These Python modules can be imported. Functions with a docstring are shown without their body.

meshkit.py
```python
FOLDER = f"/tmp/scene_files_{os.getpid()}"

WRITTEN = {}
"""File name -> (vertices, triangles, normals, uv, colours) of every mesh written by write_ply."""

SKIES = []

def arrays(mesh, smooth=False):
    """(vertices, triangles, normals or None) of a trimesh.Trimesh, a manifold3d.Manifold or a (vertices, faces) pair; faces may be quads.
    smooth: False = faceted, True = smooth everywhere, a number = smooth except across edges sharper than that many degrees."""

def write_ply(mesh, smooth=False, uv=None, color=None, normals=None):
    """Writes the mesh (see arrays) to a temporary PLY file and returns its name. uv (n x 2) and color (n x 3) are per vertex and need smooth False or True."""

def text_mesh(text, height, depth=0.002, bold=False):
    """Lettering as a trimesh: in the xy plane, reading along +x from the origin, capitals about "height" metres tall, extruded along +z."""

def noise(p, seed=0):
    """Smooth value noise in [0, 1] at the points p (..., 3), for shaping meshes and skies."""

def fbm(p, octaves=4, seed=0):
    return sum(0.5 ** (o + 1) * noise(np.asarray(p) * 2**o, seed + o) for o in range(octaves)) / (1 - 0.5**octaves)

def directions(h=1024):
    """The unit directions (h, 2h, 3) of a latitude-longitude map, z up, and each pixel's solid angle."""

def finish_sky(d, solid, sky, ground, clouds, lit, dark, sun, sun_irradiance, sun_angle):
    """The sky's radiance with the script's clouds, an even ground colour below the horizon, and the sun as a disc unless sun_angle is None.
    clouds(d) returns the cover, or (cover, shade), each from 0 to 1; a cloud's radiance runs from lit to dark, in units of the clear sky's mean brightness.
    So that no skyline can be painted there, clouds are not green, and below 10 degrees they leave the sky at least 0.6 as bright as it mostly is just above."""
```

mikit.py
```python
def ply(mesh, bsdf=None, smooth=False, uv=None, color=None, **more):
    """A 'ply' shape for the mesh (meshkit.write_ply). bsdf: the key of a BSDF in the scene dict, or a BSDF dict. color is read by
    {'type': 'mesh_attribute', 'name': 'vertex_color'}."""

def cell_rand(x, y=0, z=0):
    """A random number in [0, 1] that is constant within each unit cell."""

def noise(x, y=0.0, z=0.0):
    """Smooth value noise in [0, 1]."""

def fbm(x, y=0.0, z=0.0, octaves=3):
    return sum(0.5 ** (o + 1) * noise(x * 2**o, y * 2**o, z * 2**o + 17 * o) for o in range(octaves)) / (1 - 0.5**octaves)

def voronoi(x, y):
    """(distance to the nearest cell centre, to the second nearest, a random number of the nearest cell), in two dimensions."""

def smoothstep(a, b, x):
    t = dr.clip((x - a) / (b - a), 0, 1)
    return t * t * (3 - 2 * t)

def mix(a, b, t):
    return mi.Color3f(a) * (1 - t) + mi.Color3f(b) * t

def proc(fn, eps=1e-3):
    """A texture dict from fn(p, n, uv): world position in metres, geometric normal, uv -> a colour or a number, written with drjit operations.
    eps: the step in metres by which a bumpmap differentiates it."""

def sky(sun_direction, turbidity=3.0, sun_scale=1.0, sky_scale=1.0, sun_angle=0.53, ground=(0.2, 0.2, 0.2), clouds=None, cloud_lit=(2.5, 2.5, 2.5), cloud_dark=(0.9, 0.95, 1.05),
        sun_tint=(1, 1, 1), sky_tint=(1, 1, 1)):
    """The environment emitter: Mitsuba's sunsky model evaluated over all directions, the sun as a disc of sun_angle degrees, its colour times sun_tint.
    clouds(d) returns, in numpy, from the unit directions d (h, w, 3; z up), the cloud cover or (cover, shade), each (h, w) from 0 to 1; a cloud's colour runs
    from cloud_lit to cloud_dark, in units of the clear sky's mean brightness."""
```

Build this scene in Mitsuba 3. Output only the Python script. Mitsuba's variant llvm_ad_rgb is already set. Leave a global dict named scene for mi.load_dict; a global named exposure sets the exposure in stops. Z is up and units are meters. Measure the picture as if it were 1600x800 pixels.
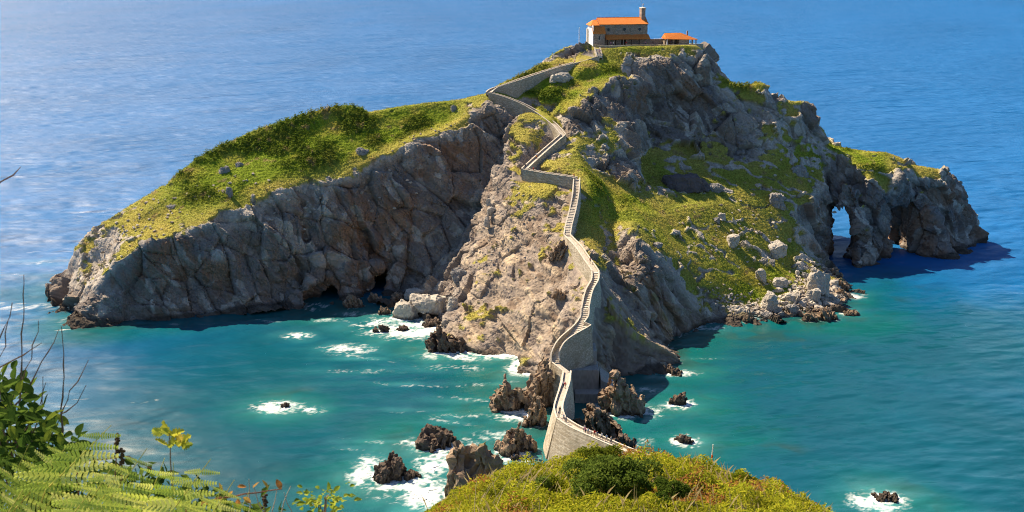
import math, random
import numpy as np, trimesh, manifold3d, shapely
import drjit as dr, mitsuba as mi
import mikit, meshkit
from mikit import proc, noise, fbm, smoothstep, mix
from scipy.spatial import Delaunay, cKDTree
from scipy.interpolate import LinearNDInterpolator
from scipy import ndimage

T = mi.ScalarTransform4f
scene, labels = {}, {}

# ------------------------------------------------------------------ camera, sky, exposure
CAM = np.array([0.0, 0.0, 120.0])
PITCH = math.atan(493 / 2000)
scene['camera'] = {'type': 'thinlens', 'aperture_radius': 0.0022, 'focus_distance': 380.0, 'fov': math.degrees(2 * math.atan(0.4)), 'fov_axis': 'x',
                   'near_clip': 0.3, 'far_clip': 80000.0,
                   'to_world': T().look_at(origin=CAM.tolist(), target=[0, math.cos(PITCH), 120 - math.sin(PITCH)], up=[0, 0, 1])}
SUN_AZ, SUN_EL = math.radians(-45), math.radians(46)
SUN = (math.sin(SUN_AZ) * math.cos(SUN_EL), math.cos(SUN_AZ) * math.cos(SUN_EL), math.sin(SUN_EL))
scene['sky'] = mikit.sky(SUN, turbidity=3.4, sun_scale=1.2, sky_scale=0.56, ground=(0.05, 0.09, 0.12), sun_tint=(1.0, 0.98, 0.93))
exposure = 2.8

# ------------------------------------------------------------------ the lie of the land, world metres: (x, y, z, plant cover, bare earth)
# <land>
LAND = {
    'water_front': [(np.float64(-155.1),np.float64(424.2),np.float64(0.0),0,0),(np.float64(-149.0),np.float64(410.1),np.float64(0.0),0,0),(np.float64(-140.8),np.float64(398.3),np.float64(0.0),0,0),(np.float64(-135.1),np.float64(393.3),np.float64(0.0),0,0),(np.float64(-124.0),np.float64(396.1),np.float64(0.0),0,0),(np.float64(-110.8),np.float64(401.2),np.float64(0.0),0,0),(np.float64(-97.5),np.float64(407.1),np.float64(0.0),0,0),(np.float64(-82.0),np.float64(414.7),np.float64(0.0),0,0),(np.float64(-72.3),np.float64(421.8),np.float64(0.0),0,0),(np.float64(-69.5),np.float64(429.1),np.float64(0.0),0,0),(np.float64(-65.7),np.float64(429.1),np.float64(0.0),0,0),(np.float64(-59.5),np.float64(424.2),np.float64(0.0),0,0),(np.float64(-53.3),np.float64(427.5),np.float64(0.0),0,0),(np.float64(-50.3),np.float64(437.5),np.float64(0.0),0,0),(np.float64(-46.3),np.float64(437.5),np.float64(0.0),0,0),(np.float64(-41.7),np.float64(427.5),np.float64(0.0),0,0),(np.float64(-35.8),np.float64(430.8),np.float64(0.0),0,0),(np.float64(-31.8),np.float64(422.6),np.float64(0.0),0,0),(np.float64(-22.7),np.float64(396.1),np.float64(0.0),0,0),(np.float64(-24.8),np.float64(369.5),np.float64(0.0),0,0.6),(np.float64(-19.2),np.float64(365.7),np.float64(0.0),0,0.8),(np.float64(-12.4),np.float64(364.5),np.float64(0.0),0,1),(np.float64(-4.8),np.float64(362.1),np.float64(0.0),0,1),(np.float64(3.8),np.float64(357.9),np.float64(0.0),0,1),(np.float64(8.5),np.float64(349.8),np.float64(0.0),0,1),(np.float64(9.5),np.float64(337.8),np.float64(0.0),0,0.7)],
    'water_right': [(np.float64(20.0),np.float64(328.5),np.float64(0.0),0,0.6),(np.float64(24.1),np.float64(337.8),np.float64(0.0),0,0.6),(np.float64(29.0),np.float64(343.2),np.float64(0.0),0,0.6),(np.float64(37.8),np.float64(350.4),np.float64(0.0),0,0.6),(np.float64(44.1),np.float64(348.7),np.float64(0.0),0,0.6),(np.float64(49.2),np.float64(352.7),np.float64(0.0),0,0.6),(np.float64(49.8),np.float64(359.1),np.float64(0.0),0,0.6),(np.float64(47.8),np.float64(372.6),np.float64(-0.0),0,0.6),(np.float64(45.0),np.float64(380.4),np.float64(0.0),0,0.6),(np.float64(48.8),np.float64(381.0),np.float64(0.0),0,0.6),(np.float64(54.5),np.float64(383.0),np.float64(0.0),0,0.6),(np.float64(57.9),np.float64(389.1),np.float64(0.0),0,0.6),(np.float64(62.0),np.float64(396.1),np.float64(0.0),0,0.6),(np.float64(70.6),np.float64(398.3),np.float64(0.0),0,0.2),(np.float64(81.6),np.float64(401.2),np.float64(0.0),0,0),(np.float64(93.3),np.float64(407.1),np.float64(0.0),0,0),(np.float64(98.5),np.float64(401.9),np.float64(0.0),0,0),(np.float64(106.0),np.float64(407.1),np.float64(0.0),0,0),(np.float64(116.3),np.float64(426.7),np.float64(0.0),0,0),(np.float64(119.4),np.float64(448.1),np.float64(0.0),0,0),(np.float64(116.9),np.float64(461.9),np.float64(0.0),0,0),(np.float64(118.9),np.float64(474.5),np.float64(0.0),0,0),(np.float64(121.6),np.float64(481.6),np.float64(0.0),0,0),(np.float64(129.7),np.float64(494.3),np.float64(0.0),0,0),(np.float64(133.6),np.float64(484.7),np.float64(0.0),0,0),(np.float64(140.2),np.float64(481.6),np.float64(0.0),0,0),(np.float64(149.3),np.float64(484.7),np.float64(0.0),0,0),(np.float64(159.3),np.float64(495.3),np.float64(0.0),0,0),(np.float64(168.9),np.float64(497.5),np.float64(0.0),0,0),(np.float64(178.4),np.float64(495.3),np.float64(0.0),0,0),(np.float64(191.6),np.float64(510.9),np.float64(0.0),0,0),(np.float64(196.3),np.float64(519.1),np.float64(0.0),0,0)],
    'left_ridge': [(np.float64(-159.3),np.float64(436.0),np.float64(0.9),0,0),(np.float64(-156.2),np.float64(432.0),np.float64(10.1),0.28,0),(np.float64(-151.0),np.float64(428.0),np.float64(17.2),0.4,0),(np.float64(-143.1),np.float64(430.0),np.float64(24.4),0.42,0),(np.float64(-133.4),np.float64(436.0),np.float64(30.4),0.45,0),(np.float64(-121.4),np.float64(441.0),np.float64(37.4),0.6,0),(np.float64(-110.7),np.float64(447.0),np.float64(45.9),1,0),(np.float64(-98.1),np.float64(453.0),np.float64(52.0),1,0),(np.float64(-91.7),np.float64(456.0),np.float64(54.8),1,0),(np.float64(-78.6),np.float64(461.0),np.float64(58.3),1,0),(np.float64(-69.7),np.float64(464.0),np.float64(60.7),1,0),(np.float64(-60.8),np.float64(467.0),np.float64(61.9),1,0),(np.float64(-56.1),np.float64(467.0),np.float64(61.2),0.9,0.3),(np.float64(-52.6),np.float64(467.0),np.float64(59.3),0.5,0.8),(np.float64(-42.3),np.float64(469.0),np.float64(61.0),0.6,0.6),(np.float64(-31.8),np.float64(471.0),np.float64(62.1),0.6,0.6),(np.float64(-18.9),np.float64(473.0),np.float64(63.1),0.6,0.5),(np.float64(-10.2),np.float64(475.0),np.float64(64.5),0.5,0.6)],
    'left_edge': [(np.float64(-153.4),np.float64(424.0),np.float64(8.7),0.2,0),(np.float64(-142.9),np.float64(410.0),np.float64(6.9),0.35,0),(np.float64(-135.0),np.float64(401.0),np.float64(11.5),0.45,0),(np.float64(-131.2),np.float64(402.0),np.float64(16.6),0.45,0),(np.float64(-121.0),np.float64(406.0),np.float64(23.1),0.3,0),(np.float64(-113.6),np.float64(410.0),np.float64(25.4),0.3,0),(np.float64(-103.3),np.float64(413.0),np.float64(27.3),0.3,0),(np.float64(-96.5),np.float64(420.0),np.float64(32.6),0.5,0),(np.float64(-89.6),np.float64(423.0),np.float64(31.3),0.4,0),(np.float64(-81.6),np.float64(428.0),np.float64(37.4),0.4,0),(np.float64(-70.4),np.float64(433.0),np.float64(38.6),0.4,0),(np.float64(-62.1),np.float64(437.0),np.float64(39.0),0.4,0),(np.float64(-53.7),np.float64(442.0),np.float64(42.9),0.4,0),(np.float64(-42.9),np.float64(447.0),np.float64(47.0),0.3,0),(np.float64(-34.1),np.float64(451.0),np.float64(51.6),0.35,0),(np.float64(-25.2),np.float64(455.0),np.float64(53.3),0.35,0),(np.float64(-15.0),np.float64(461.0),np.float64(58.7),0.3,0.3),(np.float64(-7.7),np.float64(465.0),np.float64(62.2),0.2,0.3)],
    'left_grass_low': [(np.float64(-121.5),np.float64(424.0),np.float64(27.8),0.45,0),(np.float64(-102.8),np.float64(430.0),np.float64(36.5),0.95,0),(np.float64(-82.1),np.float64(438.0),np.float64(42.9),0.95,0),(np.float64(-58.9),np.float64(449.0),np.float64(47.8),0.95,0),(np.float64(-41.4),np.float64(457.0),np.float64(51.2),0.95,0),(np.float64(-23.3),np.float64(464.0),np.float64(56.0),0.8,0)],
    'left_grass_mid': [(np.float64(-130.2),np.float64(424.0),np.float64(26.7),0.38,0),(np.float64(-110.9),np.float64(437.0),np.float64(39.7),0.8,0),(np.float64(-90.3),np.float64(447.0),np.float64(47.0),1,0),(np.float64(-68.9),np.float64(457.0),np.float64(53.5),1,0),(np.float64(-46.5),np.float64(463.0),np.float64(56.1),1,0.1),(np.float64(-25.8),np.float64(468.0),np.float64(59.0),0.8,0.2)],
    'left_face_hi': [(np.float64(-146.6),np.float64(412.0),np.float64(3.0),0,0),(np.float64(-136.3),np.float64(399.0),np.float64(4.5),0,0),(np.float64(-126.7),np.float64(401.0),np.float64(11.5),0,0.15),(np.float64(-113.6),np.float64(408.0),np.float64(17.3),0,0.15),(np.float64(-97.9),np.float64(414.0),np.float64(21.2),0,0.15),(np.float64(-82.2),np.float64(422.0),np.float64(24.9),0,0.15),(np.float64(-65.9),np.float64(430.0),np.float64(27.6),0,0.15),(np.float64(-49.2),np.float64(439.0),np.float64(32.5),0,0.15),(np.float64(-33.9),np.float64(446.0),np.float64(38.0),0,0.15),(np.float64(-20.6),np.float64(453.0),np.float64(43.7),0,0.15),(np.float64(-9.3),np.float64(460.0),np.float64(51.9),0,0.15)],
    'left_face_lo': [(np.float64(-142.0),np.float64(404.0),np.float64(0.5),0,0),(np.float64(-135.2),np.float64(396.0),np.float64(1.6),0,0),(np.float64(-124.4),np.float64(399.0),np.float64(5.6),0,0.25),(np.float64(-111.2),np.float64(404.0),np.float64(6.4),0,0.25),(np.float64(-95.8),np.float64(411.0),np.float64(7.7),0,0.25),(np.float64(-79.8),np.float64(417.0),np.float64(8.3),0,0.25),(np.float64(-65.8),np.float64(425.0),np.float64(10.7),0,0.25),(np.float64(-51.3),np.float64(433.0),np.float64(12.1),0,0.25),(np.float64(-38.3),np.float64(438.0),np.float64(13.2),0,0.25),(np.float64(-25.0),np.float64(444.0),np.float64(22.3),0,0.25),(np.float64(-14.9),np.float64(450.0),np.float64(32.7),0,0.25),(np.float64(-6.9),np.float64(456.0),np.float64(42.0),0,0.25)],
    'left_gully': [(np.float64(-35.5),np.float64(428.0),np.float64(2.6),0,0.35),(np.float64(-26.7),np.float64(431.0),np.float64(6.9),0,0.35),(np.float64(-19.1),np.float64(436.0),np.float64(13.7),0,0.35),(np.float64(-12.4),np.float64(441.0),np.float64(22.9),0,0.35),(np.float64(-8.0),np.float64(448.0),np.float64(33.0),0,0.35),(np.float64(-4.2),np.float64(457.0),np.float64(45.4),0,0.35),(np.float64(-1.2),np.float64(466.0),np.float64(54.5),0,0.35)],
    'spur': [(np.float64(0.0),np.float64(464.0),np.float64(57.9),0.1,0.6),(np.float64(-2.7),np.float64(447.0),np.float64(49.3),0.05,0.6),(np.float64(-4.9),np.float64(437.0),np.float64(42.4),0,0.7),(np.float64(-6.5),np.float64(424.0),np.float64(32.9),0,0.8),(np.float64(-11.7),np.float64(413.0),np.float64(21.5),0,0.9),(np.float64(-19.0),np.float64(409.0),np.float64(14.4),0,0.9),(np.float64(-22.8),np.float64(408.0),np.float64(8.5),0,0.8),(np.float64(-28.2),np.float64(411.0),np.float64(3.7),0,0.5)],
    'spur_in': [(np.float64(9.3),np.float64(461.0),np.float64(56.4),0.4,0.5),(np.float64(4.5),np.float64(446.0),np.float64(50.6),0.3,0.5),(np.float64(0.0),np.float64(433.0),np.float64(44.4),0.1,0.7)],
    'ridge_face1': [(np.float64(0.0),np.float64(421.0),np.float64(38.3),0.3,0.9),(np.float64(-1.1),np.float64(411.0),np.float64(30.6),0.1,1),(np.float64(-5.1),np.float64(400.0),np.float64(21.4),0.1,1),(np.float64(-11.2),np.float64(394.0),np.float64(14.5),0.1,1),(np.float64(-16.1),np.float64(386.0),np.float64(8.3),0.1,1),(np.float64(-19.7),np.float64(377.0),np.float64(2.7),0.1,1)],
    'ridge_face2': [(np.float64(10.5),np.float64(414.0),np.float64(39.6),0.6,0.6),(np.float64(9.3),np.float64(404.0),np.float64(32.1),0.1,1),(np.float64(7.0),np.float64(391.0),np.float64(23.6),0.08,1),(np.float64(3.0),np.float64(383.0),np.float64(17.4),0.08,1),(np.float64(-1.9),np.float64(374.0),np.float64(9.8),0.08,1),(np.float64(-6.7),np.float64(367.0),np.float64(3.8),0.08,1)],
    'ridge_face3': [(np.float64(15.8),np.float64(384.0),np.float64(29.4),0,1),(np.float64(18.3),np.float64(373.0),np.float64(24.1),0.15,1),(np.float64(16.0),np.float64(362.0),np.float64(19.2),0.08,1),(np.float64(12.0),np.float64(355.0),np.float64(13.4),0.08,1),(np.float64(9.2),np.float64(350.0),np.float64(9.2),0.08,1),(np.float64(7.0),np.float64(349.0),np.float64(4.7),0.08,1)],
    'path_core': [(np.float64(11.7),np.float64(325.9),np.float64(10.0),0.1,0.7),(np.float64(11.4),np.float64(327.6),np.float64(11.6),0.1,0.7),(np.float64(11.9),np.float64(328.5),np.float64(13.3),0.1,0.7),(np.float64(13.9),np.float64(331.7),np.float64(15.0),0.1,0.7),(np.float64(17.5),np.float64(335.0),np.float64(16.7),0.1,0.7),(np.float64(20.1),np.float64(338.4),np.float64(18.4),0.1,0.7),(np.float64(20.3),np.float64(341.7),np.float64(20.2),0.1,0.7),(np.float64(21.1),np.float64(346.4),np.float64(22.0),0.1,0.7),(np.float64(22.0),np.float64(351.5),np.float64(23.6),0.1,0.7),(np.float64(24.1),np.float64(355.8),np.float64(24.7),0.1,0.7),(np.float64(24.3),np.float64(361.8),np.float64(26.0),0.1,0.7),(np.float64(22.2),np.float64(371.7),np.float64(27.4),0.1,0.7),(np.float64(20.2),np.float64(381.5),np.float64(28.8),0.1,0.7),(np.float64(17.3),np.float64(392.0),np.float64(29.8),0.1,0.7),(np.float64(17.9),np.float64(397.3),np.float64(31.5),0.1,0.7),(np.float64(19.7),np.float64(405.4),np.float64(35.0),0.1,0.7),(np.float64(21.0),np.float64(413.5),np.float64(39.3),0.1,0.7),(np.float64(21.7),np.float64(422.8),np.float64(42.3),0.1,0.7),(np.float64(20.0),np.float64(423.5),np.float64(42.6),0.1,0.7),(np.float64(10.9),np.float64(428.6),np.float64(43.0),0.1,0.7),(np.float64(4.2),np.float64(433.8),np.float64(43.4),0.1,0.7),(np.float64(7.4),np.float64(441.4),np.float64(45.0),0.1,0.7),(np.float64(11.8),np.float64(449.6),np.float64(47.5),0.1,0.7),(np.float64(18.5),np.float64(459.6),np.float64(51.5),0.1,0.7),(np.float64(15.9),np.float64(466.6),np.float64(54.0),0.1,0.7),(np.float64(10.7),np.float64(474.1),np.float64(57.0),0.1,0.7),(np.float64(4.8),np.float64(478.6),np.float64(60.0),0.1,0.7),(np.float64(-2.4),np.float64(481.7),np.float64(62.5),0.1,0.7),(np.float64(-8.7),np.float64(483.3),np.float64(64.0),0.1,0.7),(np.float64(-7.8),np.float64(488.6),np.float64(64.6),0.1,0.7),(np.float64(0.0),np.float64(489.3),np.float64(67.2),0.1,0.7),(np.float64(12.4),np.float64(497.6),np.float64(70.5),0.1,0.7),(np.float64(19.9),np.float64(499.8),np.float64(72.5),0.1,0.7),(np.float64(28.8),np.float64(505.0),np.float64(74.0),0.1,0.7),(np.float64(34.3),np.float64(504.3),np.float64(75.8),0.1,0.7),(np.float64(33.6),np.float64(509.5),np.float64(78.6),0.1,0.7)],
    'right_path1': [(np.float64(26.7),np.float64(421.0),np.float64(41.5),0.8,0.2),(np.float64(25.6),np.float64(411.0),np.float64(36.0),0.8,0.2),(np.float64(24.1),np.float64(402.0),np.float64(32.6),0.8,0.2),(np.float64(23.4),np.float64(396.0),np.float64(29.7),0.5,0.4),(np.float64(27.3),np.float64(384.0),np.float64(26.4),0.3,0.6),(np.float64(29.4),np.float64(377.0),np.float64(22.1),0.3,0.5),(np.float64(27.0),np.float64(362.0),np.float64(19.2),0.2,0.6),(np.float64(25.7),np.float64(349.0),np.float64(15.2),0,0.5),(np.float64(24.1),np.float64(340.0),np.float64(7.7),0,0.3)],
    'right_path2': [(np.float64(34.7),np.float64(434.0),np.float64(35.8),0.9,0),(np.float64(33.2),np.float64(414.0),np.float64(31.0),0.7,0.2),(np.float64(33.0),np.float64(402.0),np.float64(25.2),0.2,0.5),(np.float64(33.5),np.float64(391.0),np.float64(19.5),0.05,0.6),(np.float64(33.1),np.float64(380.0),np.float64(16.2),0.05,0.6),(np.float64(33.8),np.float64(371.0),np.float64(12.7),0,0.6)],
    'scree': [(np.float64(38.4),np.float64(406.0),np.float64(31.7),0.5,0.3),(np.float64(40.0),np.float64(389.0),np.float64(27.2),0.1,0.45),(np.float64(43.9),np.float64(383.0),np.float64(19.5),0.02,0.45),(np.float64(48.5),np.float64(381.0),np.float64(11.8),0.02,0.45),(np.float64(55.2),np.float64(385.0),np.float64(4.4),0.02,0.45)],
    'scree2': [(np.float64(37.3),np.float64(391.0),np.float64(23.6),0.0,0.45),(np.float64(39.5),np.float64(382.0),np.float64(17.7),0.0,0.45),(np.float64(42.6),np.float64(376.0),np.float64(11.2),0.0,0.45),(np.float64(46.3),np.float64(379.0),np.float64(3.7),0.0,0.45)],
    'gully_fin': [(np.float64(35.7),np.float64(371.0),np.float64(12.7),0,0.6),(np.float64(39.4),np.float64(372.0),np.float64(7.7),0,0.6),(np.float64(43.8),np.float64(377.0),np.float64(2.3),0,0.6)],
    'fin_crest': [(np.float64(27.5),np.float64(353.0),np.float64(20.1),0.6,0.8),(np.float64(30.3),np.float64(350.0),np.float64(14.9),0.8,0.7),(np.float64(34.0),np.float64(352.0),np.float64(10.5),0.7,0.8),(np.float64(39.5),np.float64(356.0),np.float64(6.1),0.45,0.9),(np.float64(45.1),np.float64(358.0),np.float64(2.7),0.05,1),(np.float64(48.5),np.float64(358.0),np.float64(0.4),0,1)],
    'fin_foot': [(np.float64(27.1),np.float64(346.0),np.float64(12.4),0,0.7),(np.float64(28.0),np.float64(344.0),np.float64(6.4),0,0.7),(np.float64(33.9),np.float64(348.0),np.float64(2.6),0,0.7)],
    'green_edge': [(np.float64(40.7),np.float64(420.0),np.float64(31.9),0.62,0.2),(np.float64(45.0),np.float64(408.0),np.float64(27.0),0.62,0.2),(np.float64(52.0),np.float64(404.0),np.float64(20.4),0.62,0.2),(np.float64(57.1),np.float64(401.0),np.float64(12.6),0.62,0.2),(np.float64(60.4),np.float64(398.0),np.float64(5.9),0.5,0.4)],
    'right_low': [(np.float64(53.4),np.float64(436.0),np.float64(28.6),0.56,0.15),(np.float64(56.6),np.float64(424.0),np.float64(22.2),0.56,0.15),(np.float64(62.1),np.float64(415.0),np.float64(15.5),0.56,0.15),(np.float64(67.9),np.float64(410.0),np.float64(9.1),0.6,0.5),(np.float64(69.3),np.float64(404.0),np.float64(3.1),0.4,0.4),(np.float64(83.7),np.float64(413.0),np.float64(2.7),0.9,0.1),(np.float64(92.6),np.float64(424.0),np.float64(6.4),0.8,0)],
    'right_low2': [(np.float64(70.8),np.float64(448.0),np.float64(28.4),0.56,0.05),(np.float64(74.8),np.float64(443.0),np.float64(23.6),0.56,0.05),(np.float64(78.5),np.float64(437.0),np.float64(18.1),0.56,0.05),(np.float64(87.0),np.float64(433.0),np.float64(12.1),0.56,0.05),(np.float64(97.0),np.float64(437.0),np.float64(7.6),0.7,0)],
    'right_mid': [(np.float64(47.3),np.float64(468.0),np.float64(41.2),0.7,0),(np.float64(48.5),np.float64(455.0),np.float64(34.0),0.6,0.05),(np.float64(61.9),np.float64(470.0),np.float64(37.2),0.6,0.05),(np.float64(64.5),np.float64(452.0),np.float64(29.9),0.6,0.05),(np.float64(76.2),np.float64(470.0),np.float64(36.0),0.6,0.05),(np.float64(91.0),np.float64(472.0),np.float64(34.5),0.6,0.05),(np.float64(103.3),np.float64(480.0),np.float64(36.2),0.6,0.05),(np.float64(118.6),np.float64(488.0),np.float64(34.8),0.6,0.05)],
    'right_mid2': [(np.float64(83.7),np.float64(456.0),np.float64(26.8),0.5,0),(np.float64(92.7),np.float64(453.0),np.float64(21.5),0.5,0),(np.float64(99.9),np.float64(453.0),np.float64(15.5),0.6,0),(np.float64(106.8),np.float64(456.0),np.float64(8.8),0.4,0),(np.float64(111.0),np.float64(460.0),np.float64(4.2),0.2,0)],
    'pillar_left_top': [(np.float64(104.9),np.float64(468.0),np.float64(26.7),0.5,0),(np.float64(117.9),np.float64(479.0),np.float64(28.0),0.5,0),(np.float64(119.7),np.float64(479.0),np.float64(22.6),0.2,0),(np.float64(112.0),np.float64(471.0),np.float64(17.5),0.4,0),(np.float64(110.0),np.float64(463.0),np.float64(9.5),0.2,0),(np.float64(117.1),np.float64(472.0),np.float64(4.9),0,0)],
    'arch_edge': [(np.float64(120.8),np.float64(481.0),np.float64(32.1),0.2,0),(np.float64(129.5),np.float64(482.0),np.float64(33.9),0.1,0),(np.float64(138.9),np.float64(484.0),np.float64(29.8),0.4,0),(np.float64(144.3),np.float64(485.0),np.float64(25.9),0.3,0),(np.float64(149.0),np.float64(489.0),np.float64(28.9),0.1,0),(np.float64(161.0),np.float64(495.0),np.float64(26.5),0.2,0),(np.float64(170.1),np.float64(499.0),np.float64(23.1),0.2,0),(np.float64(177.0),np.float64(503.0),np.float64(17.1),0.05,0),(np.float64(185.0),np.float64(509.0),np.float64(7.9),0,0)],
    'arch_top': [(np.float64(121.4),np.float64(496.0),np.float64(41.0),0.8,0),(np.float64(132.8),np.float64(496.0),np.float64(38.5),0.8,0),(np.float64(133.7),np.float64(489.0),np.float64(35.2),0.9,0),(np.float64(144.2),np.float64(491.0),np.float64(34.3),0.8,0),(np.float64(151.1),np.float64(493.0),np.float64(33.2),0.1,0),(np.float64(158.8),np.float64(497.0),np.float64(29.9),0.5,0),(np.float64(170.3),np.float64(501.0),np.float64(27.9),0.4,0)],
    'arch_ridge': [(np.float64(124.3),np.float64(503.0),np.float64(40.9),0.8,0),(np.float64(137.1),np.float64(503.0),np.float64(38.4),0.8,0),(np.float64(148.6),np.float64(503.0),np.float64(38.1),0.7,0),(np.float64(155.1),np.float64(503.0),np.float64(35.8),0.1,0),(np.float64(159.4),np.float64(504.0),np.float64(32.8),0.3,0),(np.float64(166.2),np.float64(505.0),np.float64(31.9),0.5,0),(np.float64(175.2),np.float64(507.0),np.float64(30.0),0.2,0),(np.float64(181.3),np.float64(511.0),np.float64(22.1),0,0),(np.float64(186.6),np.float64(514.0),np.float64(15.4),0,0),(np.float64(190.6),np.float64(516.0),np.float64(6.9),0,0)],
    'arch_back': [(np.float64(129.1),np.float64(512.0),np.float64(39.5),0.2,0),(np.float64(151.6),np.float64(513.0),np.float64(35.7),0.2,0),(np.float64(164.0),np.float64(514.0),np.float64(30.3),0.2,0),(np.float64(177.8),np.float64(516.0),np.float64(27.8),0.1,0)],
    'right_ridge': [(np.float64(79.6),np.float64(503.0),np.float64(67.7),0.7,0),(np.float64(83.4),np.float64(500.0),np.float64(66.8),0.8,0),(np.float64(87.1),np.float64(499.0),np.float64(65.2),0.9,0),(np.float64(92.6),np.float64(499.0),np.float64(65.2),1,0),(np.float64(96.5),np.float64(499.0),np.float64(66.9),0.8,0),(np.float64(100.8),np.float64(499.0),np.float64(65.4),0.2,0),(np.float64(102.7),np.float64(499.0),np.float64(61.2),0.1,0),(np.float64(108.8),np.float64(499.0),np.float64(59.4),0.5,0),(np.float64(113.7),np.float64(500.0),np.float64(59.8),0.1,0.3),(np.float64(118.0),np.float64(500.0),np.float64(58.6),0.1,0.3),(np.float64(119.9),np.float64(500.0),np.float64(56.6),0,0.3),(np.float64(118.5),np.float64(498.5),np.float64(53.8),0,0.3),(np.float64(120.1),np.float64(498.0),np.float64(48.8),0,0.3),(np.float64(121.7),np.float64(498.0),np.float64(44.3),0.2,0.1)],
    'right_cliff_mid': [(np.float64(81.8),np.float64(495.0),np.float64(57.9),0.05,0.1),(np.float64(90.4),np.float64(495.0),np.float64(59.2),0.3,0),(np.float64(98.9),np.float64(494.0),np.float64(58.1),0.2,0),(np.float64(109.0),np.float64(494.0),np.float64(53.1),0.4,0),(np.float64(114.3),np.float64(494.0),np.float64(48.1),0.2,0)],
    'right_cliff_foot': [(np.float64(71.0),np.float64(486.0),np.float64(46.8),0.05,0),(np.float64(80.7),np.float64(486.0),np.float64(46.8),0.1,0),(np.float64(85.0),np.float64(481.0),np.float64(41.5),0.1,0.2),(np.float64(91.9),np.float64(478.0),np.float64(37.6),0.2,0.1),(np.float64(103.9),np.float64(484.0),np.float64(41.0),0.6,0),(np.float64(115.8),np.float64(490.0),np.float64(40.0),0.8,0)],
    'terrace_edge': [(np.float64(36.6),np.float64(500.0),np.float64(79.9),0.6,0),(np.float64(45.9),np.float64(501.0),np.float64(80.5),0.8,0),(np.float64(57.1),np.float64(502.0),np.float64(80.7),0.8,0),(np.float64(67.2),np.float64(503.0),np.float64(81.1),0.8,0),(np.float64(72.5),np.float64(505.0),np.float64(80.7),0.6,0),(np.float64(76.1),np.float64(505.0),np.float64(77.0),0.1,0),(np.float64(78.5),np.float64(505.0),np.float64(71.8),0,0)],
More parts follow.
